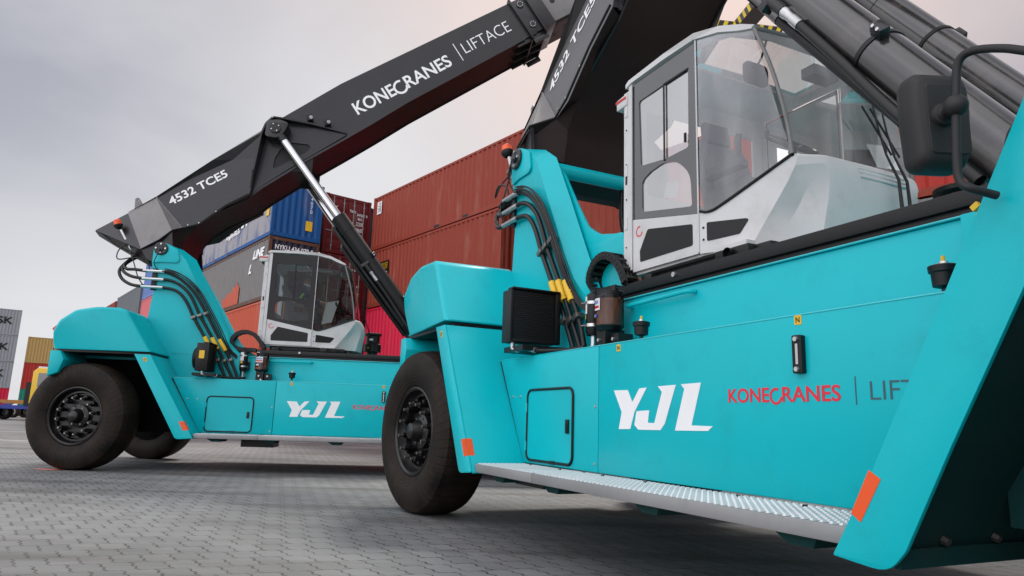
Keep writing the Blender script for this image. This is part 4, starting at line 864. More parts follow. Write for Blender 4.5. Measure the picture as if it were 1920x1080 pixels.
            prof = rpoly([(-.088, -.158), (-.100, .05), (-.094, .170), (.084, .170), (.096, .05), (.075, -.158)], [.04, .03, .04, .04, .03, .04], 5)
            mh = MB(); rings = [(-.05, .97), (-.03, 1.0), (.012, .98), (.034, .90), (.042, .80)]; n_ = len(prof); vs = []
            for t_, k_ in rings: vs += [cmr+wv*a*k_+Z*b*(k_ if k_ < 1 else 1)+nv*t_ for a, b in prof]
            fs = [tuple(range(n_))]+[(i*n_+j, i*n_+(j+1) % n_, (i+1)*n_+(j+1) % n_, (i+1)*n_+j) for i in range(len(rings)-1) for j in range(n_)]+[tuple(range((len(rings)-1)*n_, len(rings)*n_))]
            mho = mh.add(vs, fs).build('mirror_housing', 'plastic', mt, angle=40)
            MB().add([cmr+wv*a*.9+Z*b*.92-nv*.0515 for a, b in prof], [tuple(range(n_))]).build('mirror_glass', 'chrome', mt)
            # slightly raised inner panel on the housing back
            pin_ = rpoly([(-.055, -.115), (-.06, .12), (.075, .12), (.075, -.115)], .02, 4); mp_ = MB(); n_ = len(pin_)
            mp_.add([cmr+wv*a+Z*b+nv*.043 for a, b in pin_]+[cmr+wv*a*.96+Z*b*.97+nv*.047 for a, b in pin_], [tuple(range(n_, 2*n_))]+[(j, (j+1) % n_, (j+1) % n_+n_, j+n_) for j in range(n_)]); mp_.build('housing_panel', 'plastic', mho)
            bj = Vector((5.587, -1.9, 1.875)); sc_ = cmr+nv*.046+Z*.012-wv*.012
            MB().lathe([(0, .040), (.012, .036), (.02, .022), (.02, 0)], sc_, nv, 20).build('mirror_socket', 'plastic', mt)
            def ball(mb, c, r): mb.lathe([(r*math.cos(PI*k/10)*-1, r*math.sin(PI*k/10)) for k in range(11)], c, (0, 0, 1), 18); return mb
            jb = ball(MB(), bj, .034); jb.tube([sc_, bj], .019, 12); ball(jb, sc_+nv*.012, .026); jb.build('ball_joint', 'plastic', mt)
    # connectors where the rail meets the fender
    cnn = MB().tube([(5.30, -1.02, 1.93), (5.42, -1.05, 1.84)], .032, 16); cnn.tube([(5.12, -1.0, 1.80), (5.24, -1.03, 1.70)], .030, 14); cn2 = cnn.build('hydraulic_connector', 'steel', R0)
    MB().obox((5.10, -1.0, 1.84), (.014, 0, .009), (0, .012, 0), (-.006, 0, .011)).build('valve_tag', 'yellow', cn2)
    cb = MB()
    for k_ in range(3): cb.tube(spline([(5.36, -1.03, 2.03+.03*k_), (5.30, -1.05, 2.05+.03*k_), (5.27, -1.06, 1.98+.02*k_), (5.30, -1.05, 1.90)]), .008, 6)
    cb.build('connector_cable', 'rubber_hose', cn2)
    return R0

# ------------------------------------------------------------------ cab
def make_cab(R0, near):
    yS = -.785; yM = lambda y: -.08-y                      # mirrored side
    def slantS(x): return yS+max(0, x-3.15)*.255           # the front quarter turns inward
    P = lambda x, z, s_=1: (x, slantS(x) if s_ == 1 else yM(slantS(x)), z)
    shell = MB()
    for s_ in (1, -1):
        g = lambda y: y if s_ == 1 else yM(y)
        # door sill panel (white) below the glass, with the black vent let in
        shell.plate([(2.372, 2.082), (3.132, 2.076), (3.132, 2.360), (2.39, 2.505), (2.362, 2.505)], g(yS), g(yS+.02))
        # rear post and upright strip
        shell.box(2.318, 2.358, min(g(yS-.005), g(yS+.05)), max(g(yS-.005), g(yS+.05)), 2.10, 3.69)
        shell.plate([(2.245, 2.24), (2.275, 2.16), (2.312, 2.16), (2.312, 3.64), (2.245, 3.64)], g(yS+.0), g(yS+.04))
        # nose: quarter panel under the front side glass
        q = [(3.15, 2.070), (3.15, 2.362)]+rpoly([(3.15, 2.362), (3.235, 2.345), (3.37, 2.388), (3.832, 2.596)], [0, .03, .05, 0], 3)[1:]+[(3.852, 2.575), (3.835, 2.52), (3.785, 2.43), (3.695, 2.30), (3.61, 2.18), (3.528, 2.056)]
        vs = [P(a, b, s_) for a, b in q]; n = len(q); ins = [(x, y+(.02 if s_ == 1 else -.02), z) for x, y, z in vs]
        tri = tessellate_polygon([[Vector((a, b, 0)) for a, b in q]])
        shell.add(vs+ins, [tuple(t) for t in tri]+[tuple(i+n for i in t) for t in tri]+[(i, (i+1) % n, (i+1) % n+n, i+n) for i in range(n)])
    rows_ = [(2.596, 3.832, 3.862, 3.895, 3.92, .03), (2.575, 3.852, 3.895, 3.925, 3.945, .02), (2.52, 3.835, 3.905, 3.945, 3.968, .0), (2.43, 3.785, 3.86, 3.95, 3.975, -.035), (2.30, 3.695, 3.77, 3.93, 3.97, -.055), (2.18, 3.61, 3.70, 3.90, 3.96, -.045), (2.056, 3.528, 3.64, 3.87, 3.95, -.02)]
    vs = []
    for z_, xa, xb, xc, xd, push in rows_:
        ya = slantS(xa); r_ = [(xa, ya), (xb, ya+.07+max(0, -push)*1.1), (xc, -.47+(.0 if push > -.01 else .02)), (xc+.014, -.42), (xd, -.04)]
        r_ = r_+[(x, yM(y)) for x, y in reversed(r_[:-1])]
        vs += [(x, y, z_) for x, y in r_]
    nb_ = MB().add(vs, [(i*9+j, i*9+j+1, i*9+j+10, i*9+j+9) for i in range(len(rows_)-1) for j in range(8)]); nb_.build('bonnet', 'white', R0, angle=24)
    # floor, rear wall with window opening
    shell.box(2.34, 3.55, yS+.03, yM(yS+.03), 2.06, 2.09)
    shell.plate([(yS+.02, 2.09), (yM(yS+.02), 2.09), (yM(yS+.02), 3.66), (yS+.02, 3.66)], 2.325, 2.345, axis=0, holes=[[(yS+.16, 2.75), (yM(yS+.16), 2.75), (yM(yS+.16), 3.48), (yS+.16, 3.48)]])
    cab = shell.build('cab_shell', 'white', R0, bevel=0, angle=28)
    # roof
    rp = [(2.29, 3.665), (2.29, 3.70), (2.33, 3.722), (2.8, 3.738), (3.14, 3.728), (3.35, 3.69), (3.52, 3.625), (3.615, 3.578), (3.59, 3.56), (3.50, 3.585), (3.34, 3.645), (3.14, 3.678), (2.8, 3.69), (2.35, 3.684)]
    rf = MB(); vs = []
    for y in (0, .09, .5, .91, 1.0):
        o = []
        for a, b in rp:
            l_, r_ = slantS(a)-.018, yM(slantS(a)-.018); o.append((a, l_+(r_-l_)*y, b+(.03*math.sin(PI*y) if b > 3.69 else 0)))
        vs += o
    n = len(rp); rf.add(vs, [tuple(range(n)), tuple(range(4*n, 5*n))]+[(i*n+j, i*n+(j+1) % n, (i+1)*n+(j+1) % n, (i+1)*n+j) for i in range(4) for j in range(n) if not (i in (1, 2) and j in (3, 4, 5, 9, 10, 11))])
    rf.build('cab_roof', 'white', R0, angle=35)
    MB().add([(x, y, z) for x, z in ((2.78, 3.70), (3.14, 3.705), (3.35, 3.675), (3.54, 3.61)) for y in (slantS(x)+.09, yM(slantS(x)+.09))], [(0, 1, 3, 2), (2, 3, 5, 4), (4, 5, 7, 6)]).build('roof_window', 'glass_clear', cab)
    MB().lathe([(0, .018), (.02, .018), (.03, .012), (.03, 0)], (3.14, -.72, 3.725), (0, 0, 1), 10).build('roof_bolt', 'steel', cab)
    # rear lamp box on the roof corner
    lbx = MB().plate([(2.15, 3.61), (2.30, 3.625), (2.30, 3.52), (2.155, 3.515)], -.80, -.35); lb_ = lbx.build('lamp_box', 'white', R0, bevel=.008)
    MB().box(2.145, 2.29, -.804, -.80, 3.578, 3.60).build('marker_strip', 'red', lb_)
    MB().plate([(2.18, 3.512), (2.30, 3.512), (2.30, 3.36)], -.74, -.40).build('lamp_bracket', 'black', lb_)
    # glazing
    for s_ in (1, -1):
        g = lambda y: y if s_ == 1 else yM(y)
        outer = [(2.372, 2.508), (2.39, 2.508), (3.132, 2.363), (3.132, 3.662), (2.365, 3.662)]
        up = rpoly([(2.470, 2.93), (2.445, 3.49), (3.055, 3.50), (3.045, 2.885), (2.78, 2.885)], [.02, .03, .03, .03, 0])
        lo = rpoly([(2.488, 2.545), (2.484, 2.80), (2.60, 2.842), (2.75, 2.862), (2.92, 2.82), (3.06, 2.68), (3.073, 2.432)], [.03, .05, 0, .05, .08, .08, .03])
        MB().plate(outer, g(yS+.002), g(yS+.009), holes=[up, lo]).build('door_frame', 'glass_band' if near else 'band_dark', cab, smooth=False)
        dg = MB().add([(a, g(yS+.012), b) for a, b in [(2.38, 2.52), (3.12, 2.375), (3.12, 3.65), (2.38, 3.65)]], [(0, 1, 2, 3)]).build('door_glass', 'glass_door' if near else 'glass_dark', cab, smooth=False)
        if s_ == 1:
            MB().plate([(2.766, 2.872), (2.782, 2.872), (2.782, 3.50), (2.766, 3.50)], yS-.004, yS+.002).plate([(2.782, 3.488), (3.055, 3.488), (3.055, 3.50), (2.782, 3.50)], yS-.004, yS+.002).build('sliding_window_frame', 'black', cab)
            MB().box(3.012, 3.030, yS-.012, yS, 2.93, 3.0).build('window_latch', 'black', cab)
            MB().plate(rpoly([(2.467, 2.146), (2.462, 2.235), (2.563, 2.388), (3.078, 2.300), (3.078, 2.145)], [.01, .01, .02, .02, .02]), yS-.0025, yS).build('sill_vent', 'black', cab, smooth=False)
            MB().tube([(2.364, yS-.010, 2.10), (2.364, yS-.010, 3.66)], .008, 8).build('door_hinge_rod', 'white', cab)
            [MB().box(2.262, 2.30, yS-.006, yS, z_, z_+.10).build('post_hinge', 'white', cab) for z_ in (2.45, 2.90, 3.42)]
            MB().box(2.268, 2.292, yS-.003, yS, 2.83, 2.93).build('striker', 'black', cab)
            sc_ = MB(); [sc_.lathe([(0, .007), (.005, .006), (.005, 0)], (2.285, yS-.004, z_), (0, -1, 0), 6) for z_ in (2.3, 2.7, 3.0, 3.3, 3.58)]; sc_.build('post_screw', 'black', cab)
            # red half-ring badge on the door
            rg = MB(); vs = []; fs = []
            for k_ in range(15):
                a = math.radians(75+(345-75)*k_/14)
                for r_ in (.044, .033):
                    vs += [(2.455+r_*math.cos(a), yS-.0004, 2.395+r_*math.sin(a)), (2.455+r_*math.cos(a), yS-.0018, 2.395+r_*math.sin(a))]
            for k_ in range(14): i = 4*k_; j = i+4; fs += [(i+1, j+1, j+3, i+3), (i, i+1, j+1, j), (i+2, j+2, j+3, i+3)]
            rg.add(vs, fs).build('door_badge', 'lettering_red', cab, smooth=False)
        # steel line between door and quarter glass
        MB().tube([(3.143, g(yS-.003), 2.08), (3.143, g(yS-.003), 3.68)], .006, 8).build('door_seam', 'white', cab)
        # quarter glass
        qg = rpoly([(3.158, 2.378), (3.235, 2.362), (3.36, 2.402), (3.815, 2.600), (3.585, 3.565), (3.49, 3.592), (3.34, 3.645), (3.158, 3.668)], [0, .03, .06, .0, 0, .05, .1, 0], 4)
        qi = rpoly([(3.235, 2.43), (3.34, 2.452), (3.755, 2.628), (3.545, 3.50), (3.34, 3.575), (3.235, 3.59)], [.08, .05, .0, 0, .1, .06], 4)
        mbq = MB(); polys = [qg, qi]; flat = qg+qi; tri = tessellate_polygon([[Vector((a, b, 0)) for a, b in q] for q in polys])
        off = .0035 if s_ == 1 else -.0035
        mbq.add([(x, y-off*1.0, z) for x, y, z in [P(a, b, s_) for a, b in flat]]+[(x, y+off*.2, z) for x, y, z in [P(a, b, s_) for a, b in flat]], [tuple(t) for t in tri]+[tuple(i+len(flat) for i in t) for t in tri])
        mbq.build('quarter_band', 'glass' if near else 'glass_band', cab, smooth=False) if False else None
        MB().add([P(a, b, s_) for a, b in qg], [tuple(range(len(qg)))]).build('quarter_glass', 'glass' if near else 'glass_dark', cab, smooth=False)
        # dark rim seal along the lower edge and the thin front pillar
        sl = [P(a, b, s_) for a, b in [(3.158, 2.372), (3.235, 2.356), (3.36, 2.396), (3.815, 2.594)]]
        MB().tube(spline([(x, y-(.004 if s_ == 1 else -.004), z) for x, y, z in sl], 5), .011, 8).build('window_seal', 'black', cab)
        pillar = spline([P(3.820, 2.60, s_), P(3.79, 2.85, s_), P(3.715, 3.20, s_), P(3.60, 3.565, s_)], 5)
        MB().tube(pillar, .013, 10).build('front_pillar', 'boom_gray', cab)
        if s_ == 1:
            nv_ = MB(); v = [P(a, b) for a, b in rpoly([(3.208, 2.150), (3.208, 2.282), (3.50, 2.250), (3.515, 2.238), (3.45, 2.155)], .012, 3)]
            n = len(v); nv_.add([(x, y-.004, z) for x, y, z in v]+v, [tuple(range(n))]+[(i, (i+1) % n, (i+1) % n+n, i+n) for i in range(n)]); nv_.build('nose_vent', 'black', cab, smooth=False)
            dt = MB(); [dt.lathe([(0, .009), (.005, .008), (.005, 0)], (3.180, P(3.18, z_)[1], z_), (0, -1, 0), 8) for z_ in (2.165, 2.25)]; dt.build('nose_screw', 'black', cab)
    # windscreen, floor to roof sweep
    def wrow(x, yh, z): return [(x+.06*math.sin(PI*t), -.04-yh+2*yh*t, z) for t in (0, .2, .4, .6, .8, 1)]
    rows = [wrow(3.820, .575, 2.60), wrow(3.79, .582, 2.85), wrow(3.715, .60, 3.20), wrow(3.605, .630, 3.56)]
    MB().add([p for r in rows for p in r], [(i*6+j, i*6+j+1, (i+1)*6+j+1, (i+1)*6+j) for i in range(3) for j in range(5)]).build('windscreen', 'glass' if near else 'glass_dark', cab)
    MB().tube([(x, y, z-.008) for x, y, z in rows[0]], .012, 8).build('window_seal', 'black', cab)
    MB().tube(rows[3], .014, 8).build('front_pillar', 'boom_gray', cab)
    # louvres pressed into the bonnet and the scoop on its corner
    lv = MB()
    for k_ in range(3): lv.tube([(3.952+.008*k_, -.20, 2.540-.030*k_), (3.957+.008*k_, .24, 2.545-.030*k_)], .009, 6)
    lv.build('bonnet_louvre', 'white', cab)
    # under-cab frame and rollers
    uf = MB().box(2.45, 3.7, -.70, .62, 1.99, 2.058); uf.box(2.5, 2.62, -.80, -.70, 1.975, 2.03); uf.lathe([(-.03, .035), (.03, .035), (.03, 0)], (3.45, -.80, 2.01), (0, 1, 0), 18); uf.box(3.30, 3.6, -.79, -.72, 1.985, 2.05)
    uf.build('cab_frame', 'black', R0, bevel=.004)
    # interior
    st = MB().plate(rpoly([(2.66, 2.55), (2.62, 2.72), (3.12, 2.75), (3.15, 2.62)], .04), -.30, .22); st.plate(rpoly([(2.62, 2.66), (2.46, 3.20), (2.56, 3.24), (2.76, 2.72)], .05), -.28, .20); st.plate(rpoly([(2.48, 3.22), (2.46, 3.42), (2.53, 3.43), (2.57, 3.24)], .03), -.16, .08)
    seat = st.build('seat', 'seat', cab, bevel=.02); MB().box(2.75, 3.0, -.15, .1, 2.09, 2.56).build('seat_base', 'black', seat)
    MB().plate(rpoly([(2.72, 2.80), (2.72, 2.86), (3.12, 2.87), (3.14, 2.80)], .02), -.40, -.30).build('armrest', 'seat', seat)
    js = MB().tube([(3.08, -.35, 2.86), (3.09, -.35, 2.93)], .018, 8); js.tube([(3.09, -.35, 2.92), (3.085, -.35, 3.02), (3.10, -.35, 3.06)], [.022, .028, .022], 10); js.build('joystick', 'plastic', seat)
    ds = MB().plate(rpoly([(3.55, 2.09), (3.50, 2.56), (3.60, 2.63), (3.78, 2.56), (3.82, 2.2)], .04), -.42, .34); dash = ds.build('dashboard', 'seat', cab, bevel=.01)
    MB().tube([(3.56, -.26, 2.55), (3.50, -.26, 2.80)], .028, 10).build('steering_column', 'plastic', dash)
    a_ = [Vector((3.50, -.26, 2.83))+Vector((.11*math.cos(t)*1.0, .20*math.sin(t), .085*math.cos(t)*-1+.02)) for t in [2*PI*i/28 for i in range(29)]]
    sw = MB().tube(a_, .015, 10, cap=False)
    for t in (0, 2.1, 4.2): sw.tube([Vector((3.50, -.26, 2.815)), Vector((3.50, -.26, 2.83))+Vector((.11*math.cos(t), .20*math.sin(t), -.085*math.cos(t)+.02))], .010, 8)
    sw.tube([a_[20], a_[20]+Vector((-.01, 0, .05))], .016, 8)
    sw.build('steering_wheel', 'plastic', dash)
    mi = MB().tube(spline([(3.54, -.50, 3.55), (3.50, -.52, 3.42), (3.44, -.54, 3.36)]), .008, 8); mi.plate(rpoly([(-.62, 3.26), (-.62, 3.42), (-.40, 3.42), (-.40, 3.26)], .05), 3.43, 3.45, axis=0); mi.build('inside_mirror', 'plastic', cab)
    MB().box(2.36, 3.0, -.66, -.60, 3.62, 3.655).build('headliner', 'seat', cab)
    MB().box(3.30, 3.42, .10, .36, 3.52, 3.60).build('roof_console', 'seat', cab)
    MB().tube([(2.36, -.70, 3.25), (3.5, -.66, 3.25)], .010, 8).build('blind_rail', 'black', cab) if False else None
    pap = MB(); pap.add([(3.62, -.30, 2.66), (3.84, -.28, 2.615), (3.84, .10, 2.615), (3.60, .06, 2.69), (3.63, -.302, 2.675), (3.84, -.20, 2.64), (3.82, .12, 2.63), (3.66, .1, 2.70)], [(0, 1, 2, 3), (4, 5, 6, 7)]); pap.build('papers', 'paper', dash, smooth=False)
    if near:
        MB().quad((2.52, -.60, 2.68), (2.66, -.58, 2.66), (2.68, -.58, 2.78), (2.56, -.60, 2.80)).build('papers', 'paper', dash, smooth=False)
        sh = MB().quad((3.86, .12, 2.64), (3.86, .36, 2.66), (3.79, .36, 2.86), (3.79, .12, 2.83)); sh.build('papers', 'paper', dash, smooth=False)
    else:
        MB().quad((3.25, -.50, 2.50), (3.42, -.48, 2.55), (3.52, -.45, 2.95), (3.30, -.47, 2.90)).build('papers', 'paper', dash, smooth=False)
        MB().box(3.22, 3.25, -.60, -.40, 2.95, 3.22).build('display', 'plastic', cab)
    # wipers and hoses on the screen
    wp = MB()
    for y_ in (.05, .13):
        wp.tube([(4.06, y_, 2.26), (4.05, y_, 2.48), (3.97, y_+.01, 2.68), (3.93, y_+.01, 2.86)], [.012, .010, .007, .007], 8)
        wp.tube([(3.90, y_+.01, 3.05), (3.93, y_+.01, 2.86), (3.96, y_+.03, 2.70)], .006, 6); wp.tube([(3.90, y_-.10, 3.02), (3.945, y_+.10, 2.70)], .007, 6)
    wp.build('wiper', 'rubber_hose', cab)
    # right-hand side work hose, yellow
    MB().tube([(4.03, .45, 2.22), (4.10, .60, 2.20)], .014, 8).build('yellow_hose', 'yellow', R0)

# ------------------------------------------------------------------ the driver in the far cab
def make_person(frame):
    M = frame
    pts = {'pelvis': ((2.86, -.04, 2.80), .13), 'waist': ((2.83, -.04, 2.95), .13), 'chest': ((2.84, -.04, 3.12), .145), 'neck0': ((2.86, -.04, 3.24), .075), 'neck': ((2.875, -.04, 3.29), .055), 'head': ((2.89, -.04, 3.36), .078), 'crown': ((2.895, -.04, 3.43), .078),
           'shL': ((2.86, -.20, 3.19), .065), 'elL': ((3.02, -.30, 2.97), .05), 'wrL': ((3.22, -.30, 2.90), .036), 'haL': ((3.34, -.32, 2.88), .034),
           'shR': ((2.86, .12, 3.19), .065), 'elR': ((3.02, .18, 2.97), .05), 'wrR': ((3.24, .06, 2.88), .036), 'haR': ((3.36, .0, 2.86), .034),
           'hipL': ((2.90, -.13, 2.80), .095), 'knL': ((3.26, -.20, 2.76), .068), 'anL': ((3.30, -.20, 2.36), .048), 'toL': ((3.42, -.21, 2.30), .04),
           'hipR': ((2.90, .05, 2.80), .095), 'knR': ((3.26, .12, 2.76), .068), 'anR': ((3.30, .12, 2.36), .048), 'toR': ((3.42, .13, 2.30), .04)}
    edges = [('pelvis', 'waist'), ('waist', 'chest'), ('chest', 'neck0'), ('neck0', 'neck'), ('neck', 'head'), ('head', 'crown'), ('chest', 'shL'), ('shL', 'elL'), ('elL', 'wrL'), ('wrL', 'haL'), ('chest', 'shR'), ('shR', 'elR'), ('elR', 'wrR'), ('wrR', 'haR'),
             ('pelvis', 'hipL'), ('hipL', 'knL'), ('knL', 'anL'), ('anL', 'toL'), ('pelvis', 'hipR'), ('hipR', 'knR'), ('knR', 'anR'), ('anR', 'toR')]
    for s_, h in (('L', (3.34, -.32, 2.88)), ('R', (3.36, .0, 2.86))):
        for k_, (dy, ln) in enumerate(((-.03, .055), (-.01, .068), (.01, .064), (.03, .05))):
            a = 'f%s%d' % (s_, k_); pts[a+'a'] = ((h[0]+.03, h[1]+dy, h[2]+.01), .010); pts[a+'b'] = ((h[0]+.03+ln*.7, h[1]+dy, h[2]-.005), .009); pts[a+'c'] = ((h[0]+.03+ln*.75, h[1]+dy, h[2]-.035), .008)
            edges += [('ha'+s_, a+'a'), (a+'a', a+'b'), (a+'b', a+'c')]
        t_ = 't'+s_; sg = 1 if s_ == 'L' else -1; pts[t_] = ((h[0]+.02, h[1]+sg*.045, h[2]+.0), .011); pts[t_+'b'] = ((h[0]+.055, h[1]+sg*.05, h[2]-.02), .010); edges += [('ha'+s_, t_), (t_, t_+'b')]
    keys = list(pts); me = bpy.data.meshes.new('person'); me.from_pydata([pts[k][0] for k in keys], [(keys.index(a), keys.index(b)) for a, b in edges], []); me.update()
    ob = bpy.data.objects.new('person', me); COL.objects.link(ob)
    sk = ob.modifiers.new('skin', 'SKIN'); ss = ob.modifiers.new('sub', 'SUBSURF'); ss.levels = ss.render_levels = 2
    for i, k in enumerate(keys):
        r = pts[k][1]; me.skin_vertices[0].data[i].radius = (r, r); me.skin_vertices[0].data[i].use_root = (k == 'pelvis')
    bpy.context.view_layer.update()
    nm = bpy.data.meshes.new_from_object(ob.evaluated_get(bpy.context.evaluated_depsgraph_get()))
    ob.modifiers.clear(); ob.data = nm; nm.materials.clear()
    for mn in ('jacket', 'trousers', 'skin'): nm.materials.append(MATS[mn])
    for p in nm.polygons:
        c = p.center; p.use_smooth = True
        p.material_index = 2 if (c.z > 3.27 or (c.x > 3.17 and c.z > 2.85)) else (1 if c.z < 2.86 and not (c.z > 2.84 and abs(c.y+.04) > .17) else 0)
    ob.matrix_world = M
    tag(ob, 'person in a dark cap and blue jacket sitting at the controls in the left cab', 'person')
    cp = MB().lathe([(-.01, .088), (.02, .092), (.06, .085), (.095, .055), (.105, 0)], (2.888, -.04, 3.39), (0, 0, 1), 20); cp.plate([(2.94, -.11), (3.04, -.09), (3.04, .01), (2.94, .03)], 3.40, 3.412, axis=2)
    cp.build('cap', 'cap', ob, angle=40)
    fc = MB().lathe([(0, .012), (.02, .008), (.025, 0)], (2.965, -.04, 3.355), (1, 0, -.2), 8); fc.lathe([(-.01, .012), (.01, .012), (.01, 0)], (2.90, -.118, 3.36), (0, 1, 0), 10); fc.build('face_feature', 'skin', ob)
    ey = MB(); [ey.lathe([(0, .009), (.004, .006), (.004, 0)], (2.957, y_, 3.375), (1, 0, 0), 8) for y_ in (-.065, -.015)]; ey.build('eye', 'cap', ob)
    MB().lathe([(-.02, .068), (.02, .062), (.02, .056)], (2.872, -.04, 3.265), (.15, 0, 1), 16).build('collar', 'paper', ob)
    hv = MB(); hv.tube(spline([(2.80, -.205, 3.0), (2.89, -.21, 3.13), (2.90, -.175, 3.22)]), .022, 8); hv.tube(spline([(2.99, -.13, 2.98), (2.99, -.12, 3.08), (2.95, -.10, 3.18)]), .018, 8); hv.build('reflective_strap', 'hivis', ob)
    return ob

# ------------------------------------------------------------------ containers
CH = 2.44
def corr(mb, x0, x1, z0, z1, y, depth, pitch, axis='x', sgn=1):
    n = max(2, int(round((x1-x0)/pitch))); p = (x1-x0)/n; pts = []
    for i in range(n):
        a = x0+i*p; pts += [(a, 0), (a+p*.25, 0), (a+p*.5, 1), (a+p*.75, 1)]
    pts.append((x1, 0)); vs = []
    for a, k_ in pts:
        yy = y-sgn*depth*k_
        for z in (z0, z1): vs.append((a, yy, z) if axis == 'x' else (yy, a, z))
    mb.add(vs, [(2*i, 2*i+2, 2*i+3, 2*i+1) for i in range(len(pts)-1)])
def container(o, yaw, ln, h, color, label, end='corr', group=None, texts=(), wd=2.44, frame_col=None, end_color=None, extra=None):
    """o = corner at local (0,0,0); x along the length, y across, z up"""
    R = empty('shipping_container', o, yaw); tag(R, label, 'container', group)
    c = 'c_'+color; fc = 'c_'+(frame_col or color); ec = 'c_'+(end_color or color)
    f = MB(); b = .12
    for x in (0, ln-b):
        for y in (0, wd-b): f.box(x, x+b, y, y+b, 0, h)
    for y in (0, wd-.08):
        f.box(b, ln-b, y+.01, y+.07, h-.09, h-.005); f.box(b, ln-b, y+.005, y+.075, .0, .15)
    for x in (0, ln-.10): f.box(x+.01, x+.09, b, wd-b, h-.13, h-.005); f.box(x+.01, x+.09, b, wd-b, .0, .16)
    for x in (-.006, ln-.17):
        for y in (-.006, wd-.156):
            for z in (-.004, h-.116): f.box(x, x+.176, y, y+.162, z, z+.12)
    nf_ = len(f.f); cs = f
    for x in (-.0075, ln+.0071-.0):
        for y in (.05, wd-.10):
            for z in (.035, h-.085): cs.box(x-.001, x+.0, y, y+.05, z, z+.045)
    for x in (.05, ln-.12):
        for z in (.035, h-.085): cs.box(x, x+.07, wd+.0062, wd+.0070, z, z+.045)
    if ln > 5:
        for x in (ln/2-1.1, ln/2+.75): cs.box(x, x+.35, wd-.0045, wd-.0035, .03, .13)
    fr = f.build('container_frame', fc, R, smooth=False); fr.data.materials.append(MATS['black'])
    for p_ in fr.data.polygons:
        if p_.index >= nf_: p_.material_index = 1
    for y, sg in ((.045, -1), (wd-.015, 1)):
        w_ = MB(); corr(w_, b, ln-b, .14, h-.08, y if sg == 1 else .015, -.036 if False else .045, .278, 'x', sg); w_.build('side_wall', c, R, smooth=False)
    MB().box(.05, ln-.05, .04, wd-.04, h-.06, h-.02).build('container_roof', c, R)
    MB().box(.05, ln-.05, .04, wd-.04, .10, .14).build('container_floor', 'black', R)
    w_ = MB(); corr(w_, b, wd-b, .14, h-.10, ln-.015, .045, .24, 'y', 1); w_.build('end_wall', ec, R, smooth=False)
    if end == 'corr':
        w_ = MB(); corr(w_, b, wd-b, .14, h-.10, .015, .045, .24, 'y', -1); w_.build('end_wall', ec, R, smooth=False)
    else:
        for k_ in (0, 1):
            y0 = b+.01+k_*(wd/2-b); d_ = MB().box(.03, .06, y0, y0+wd/2-b-.02, .17, h-.14)
            for j in range(5):
                z0 = .24+j*(h-.45)/5; d_.box(.018, .03, y0+.06, y0+wd/2-b-.08, z0, z0+(h-.45)/5-.09)
            dd = d_.build('container_door', ec, R, bevel=.004)
            for j in (.22, .72):
                lb = MB(); yy = y0+(wd/2-b)*j; lb.tube([(.0, yy, .12), (.0, yy, h-.10)], .017, 8)
                for z0 in (.3, h/2, h-.35): lb.box(-.015, .02, yy-.035, yy+.035, z0, z0+.05)
                lb.box(-.02, 0, yy, yy+.30, .95, .98); lb.build('locking_bar', 'galvanised', dd)
    for t in texts:
        if t[2] == 'poly': MB().plate(t[3], wd+.0015, wd+.0025).build('paint_patch', t[1], R, smooth=False); continue
        s, m_, face, a, z, w, hh = t[:7]; kw = t[7] if len(t) > 7 else {}
        if face == 'side': text('lettering', s, m_, R, (a, wd+.003, z), -X, Z, w, hh, **kw)
        elif face == 'end': text('lettering', s, m_, R, (-.004, a, z), -Y, Z, w, hh, **kw)
        elif face == 'vert':
            n_ = len(s); hstep = hh/n_
            for i, ch_ in enumerate(s):
                if ch_ != ' ': text('lettering', ch_, m_, R, (a, wd+.003, z-hstep*(i+1)), -X, Z, w, hstep*.8, **kw)
        elif face == 'vend':
            n_ = len(s); hstep = hh/n_
            for i, ch_ in enumerate(s):
                if ch_ != ' ': text('lettering', ch_, m_, R, (-.004, a, z-hstep*(i+1)), -Y, Z, w, hstep*.8, **kw)
        elif face == 'patch': MB().box(a, a+w, wd+.0015, wd+.0025, z, z+hh).build('label', m_, R, smooth=False)
        elif face == 'epatch': MB().box(-.004, -.003, a, a+w, z, z+hh).build('label', m_, R, smooth=False)
    return R
UU = Vector((-.625, .781, 0)).normalized(); VV = Vector((.781, .625, 0)).normalized(); YAW = math.atan2(UU.y, UU.x)
def row(u, v, z, ln, h, color, label, **kw):          # nearest-u corner on the far side of the row, the visible flank faces -v
    wd = kw.get('wd', 2.44); o = UU*u+VV*(v+wd)+Z*z
    return container(o, YAW, ln, h, color, label, **kw)

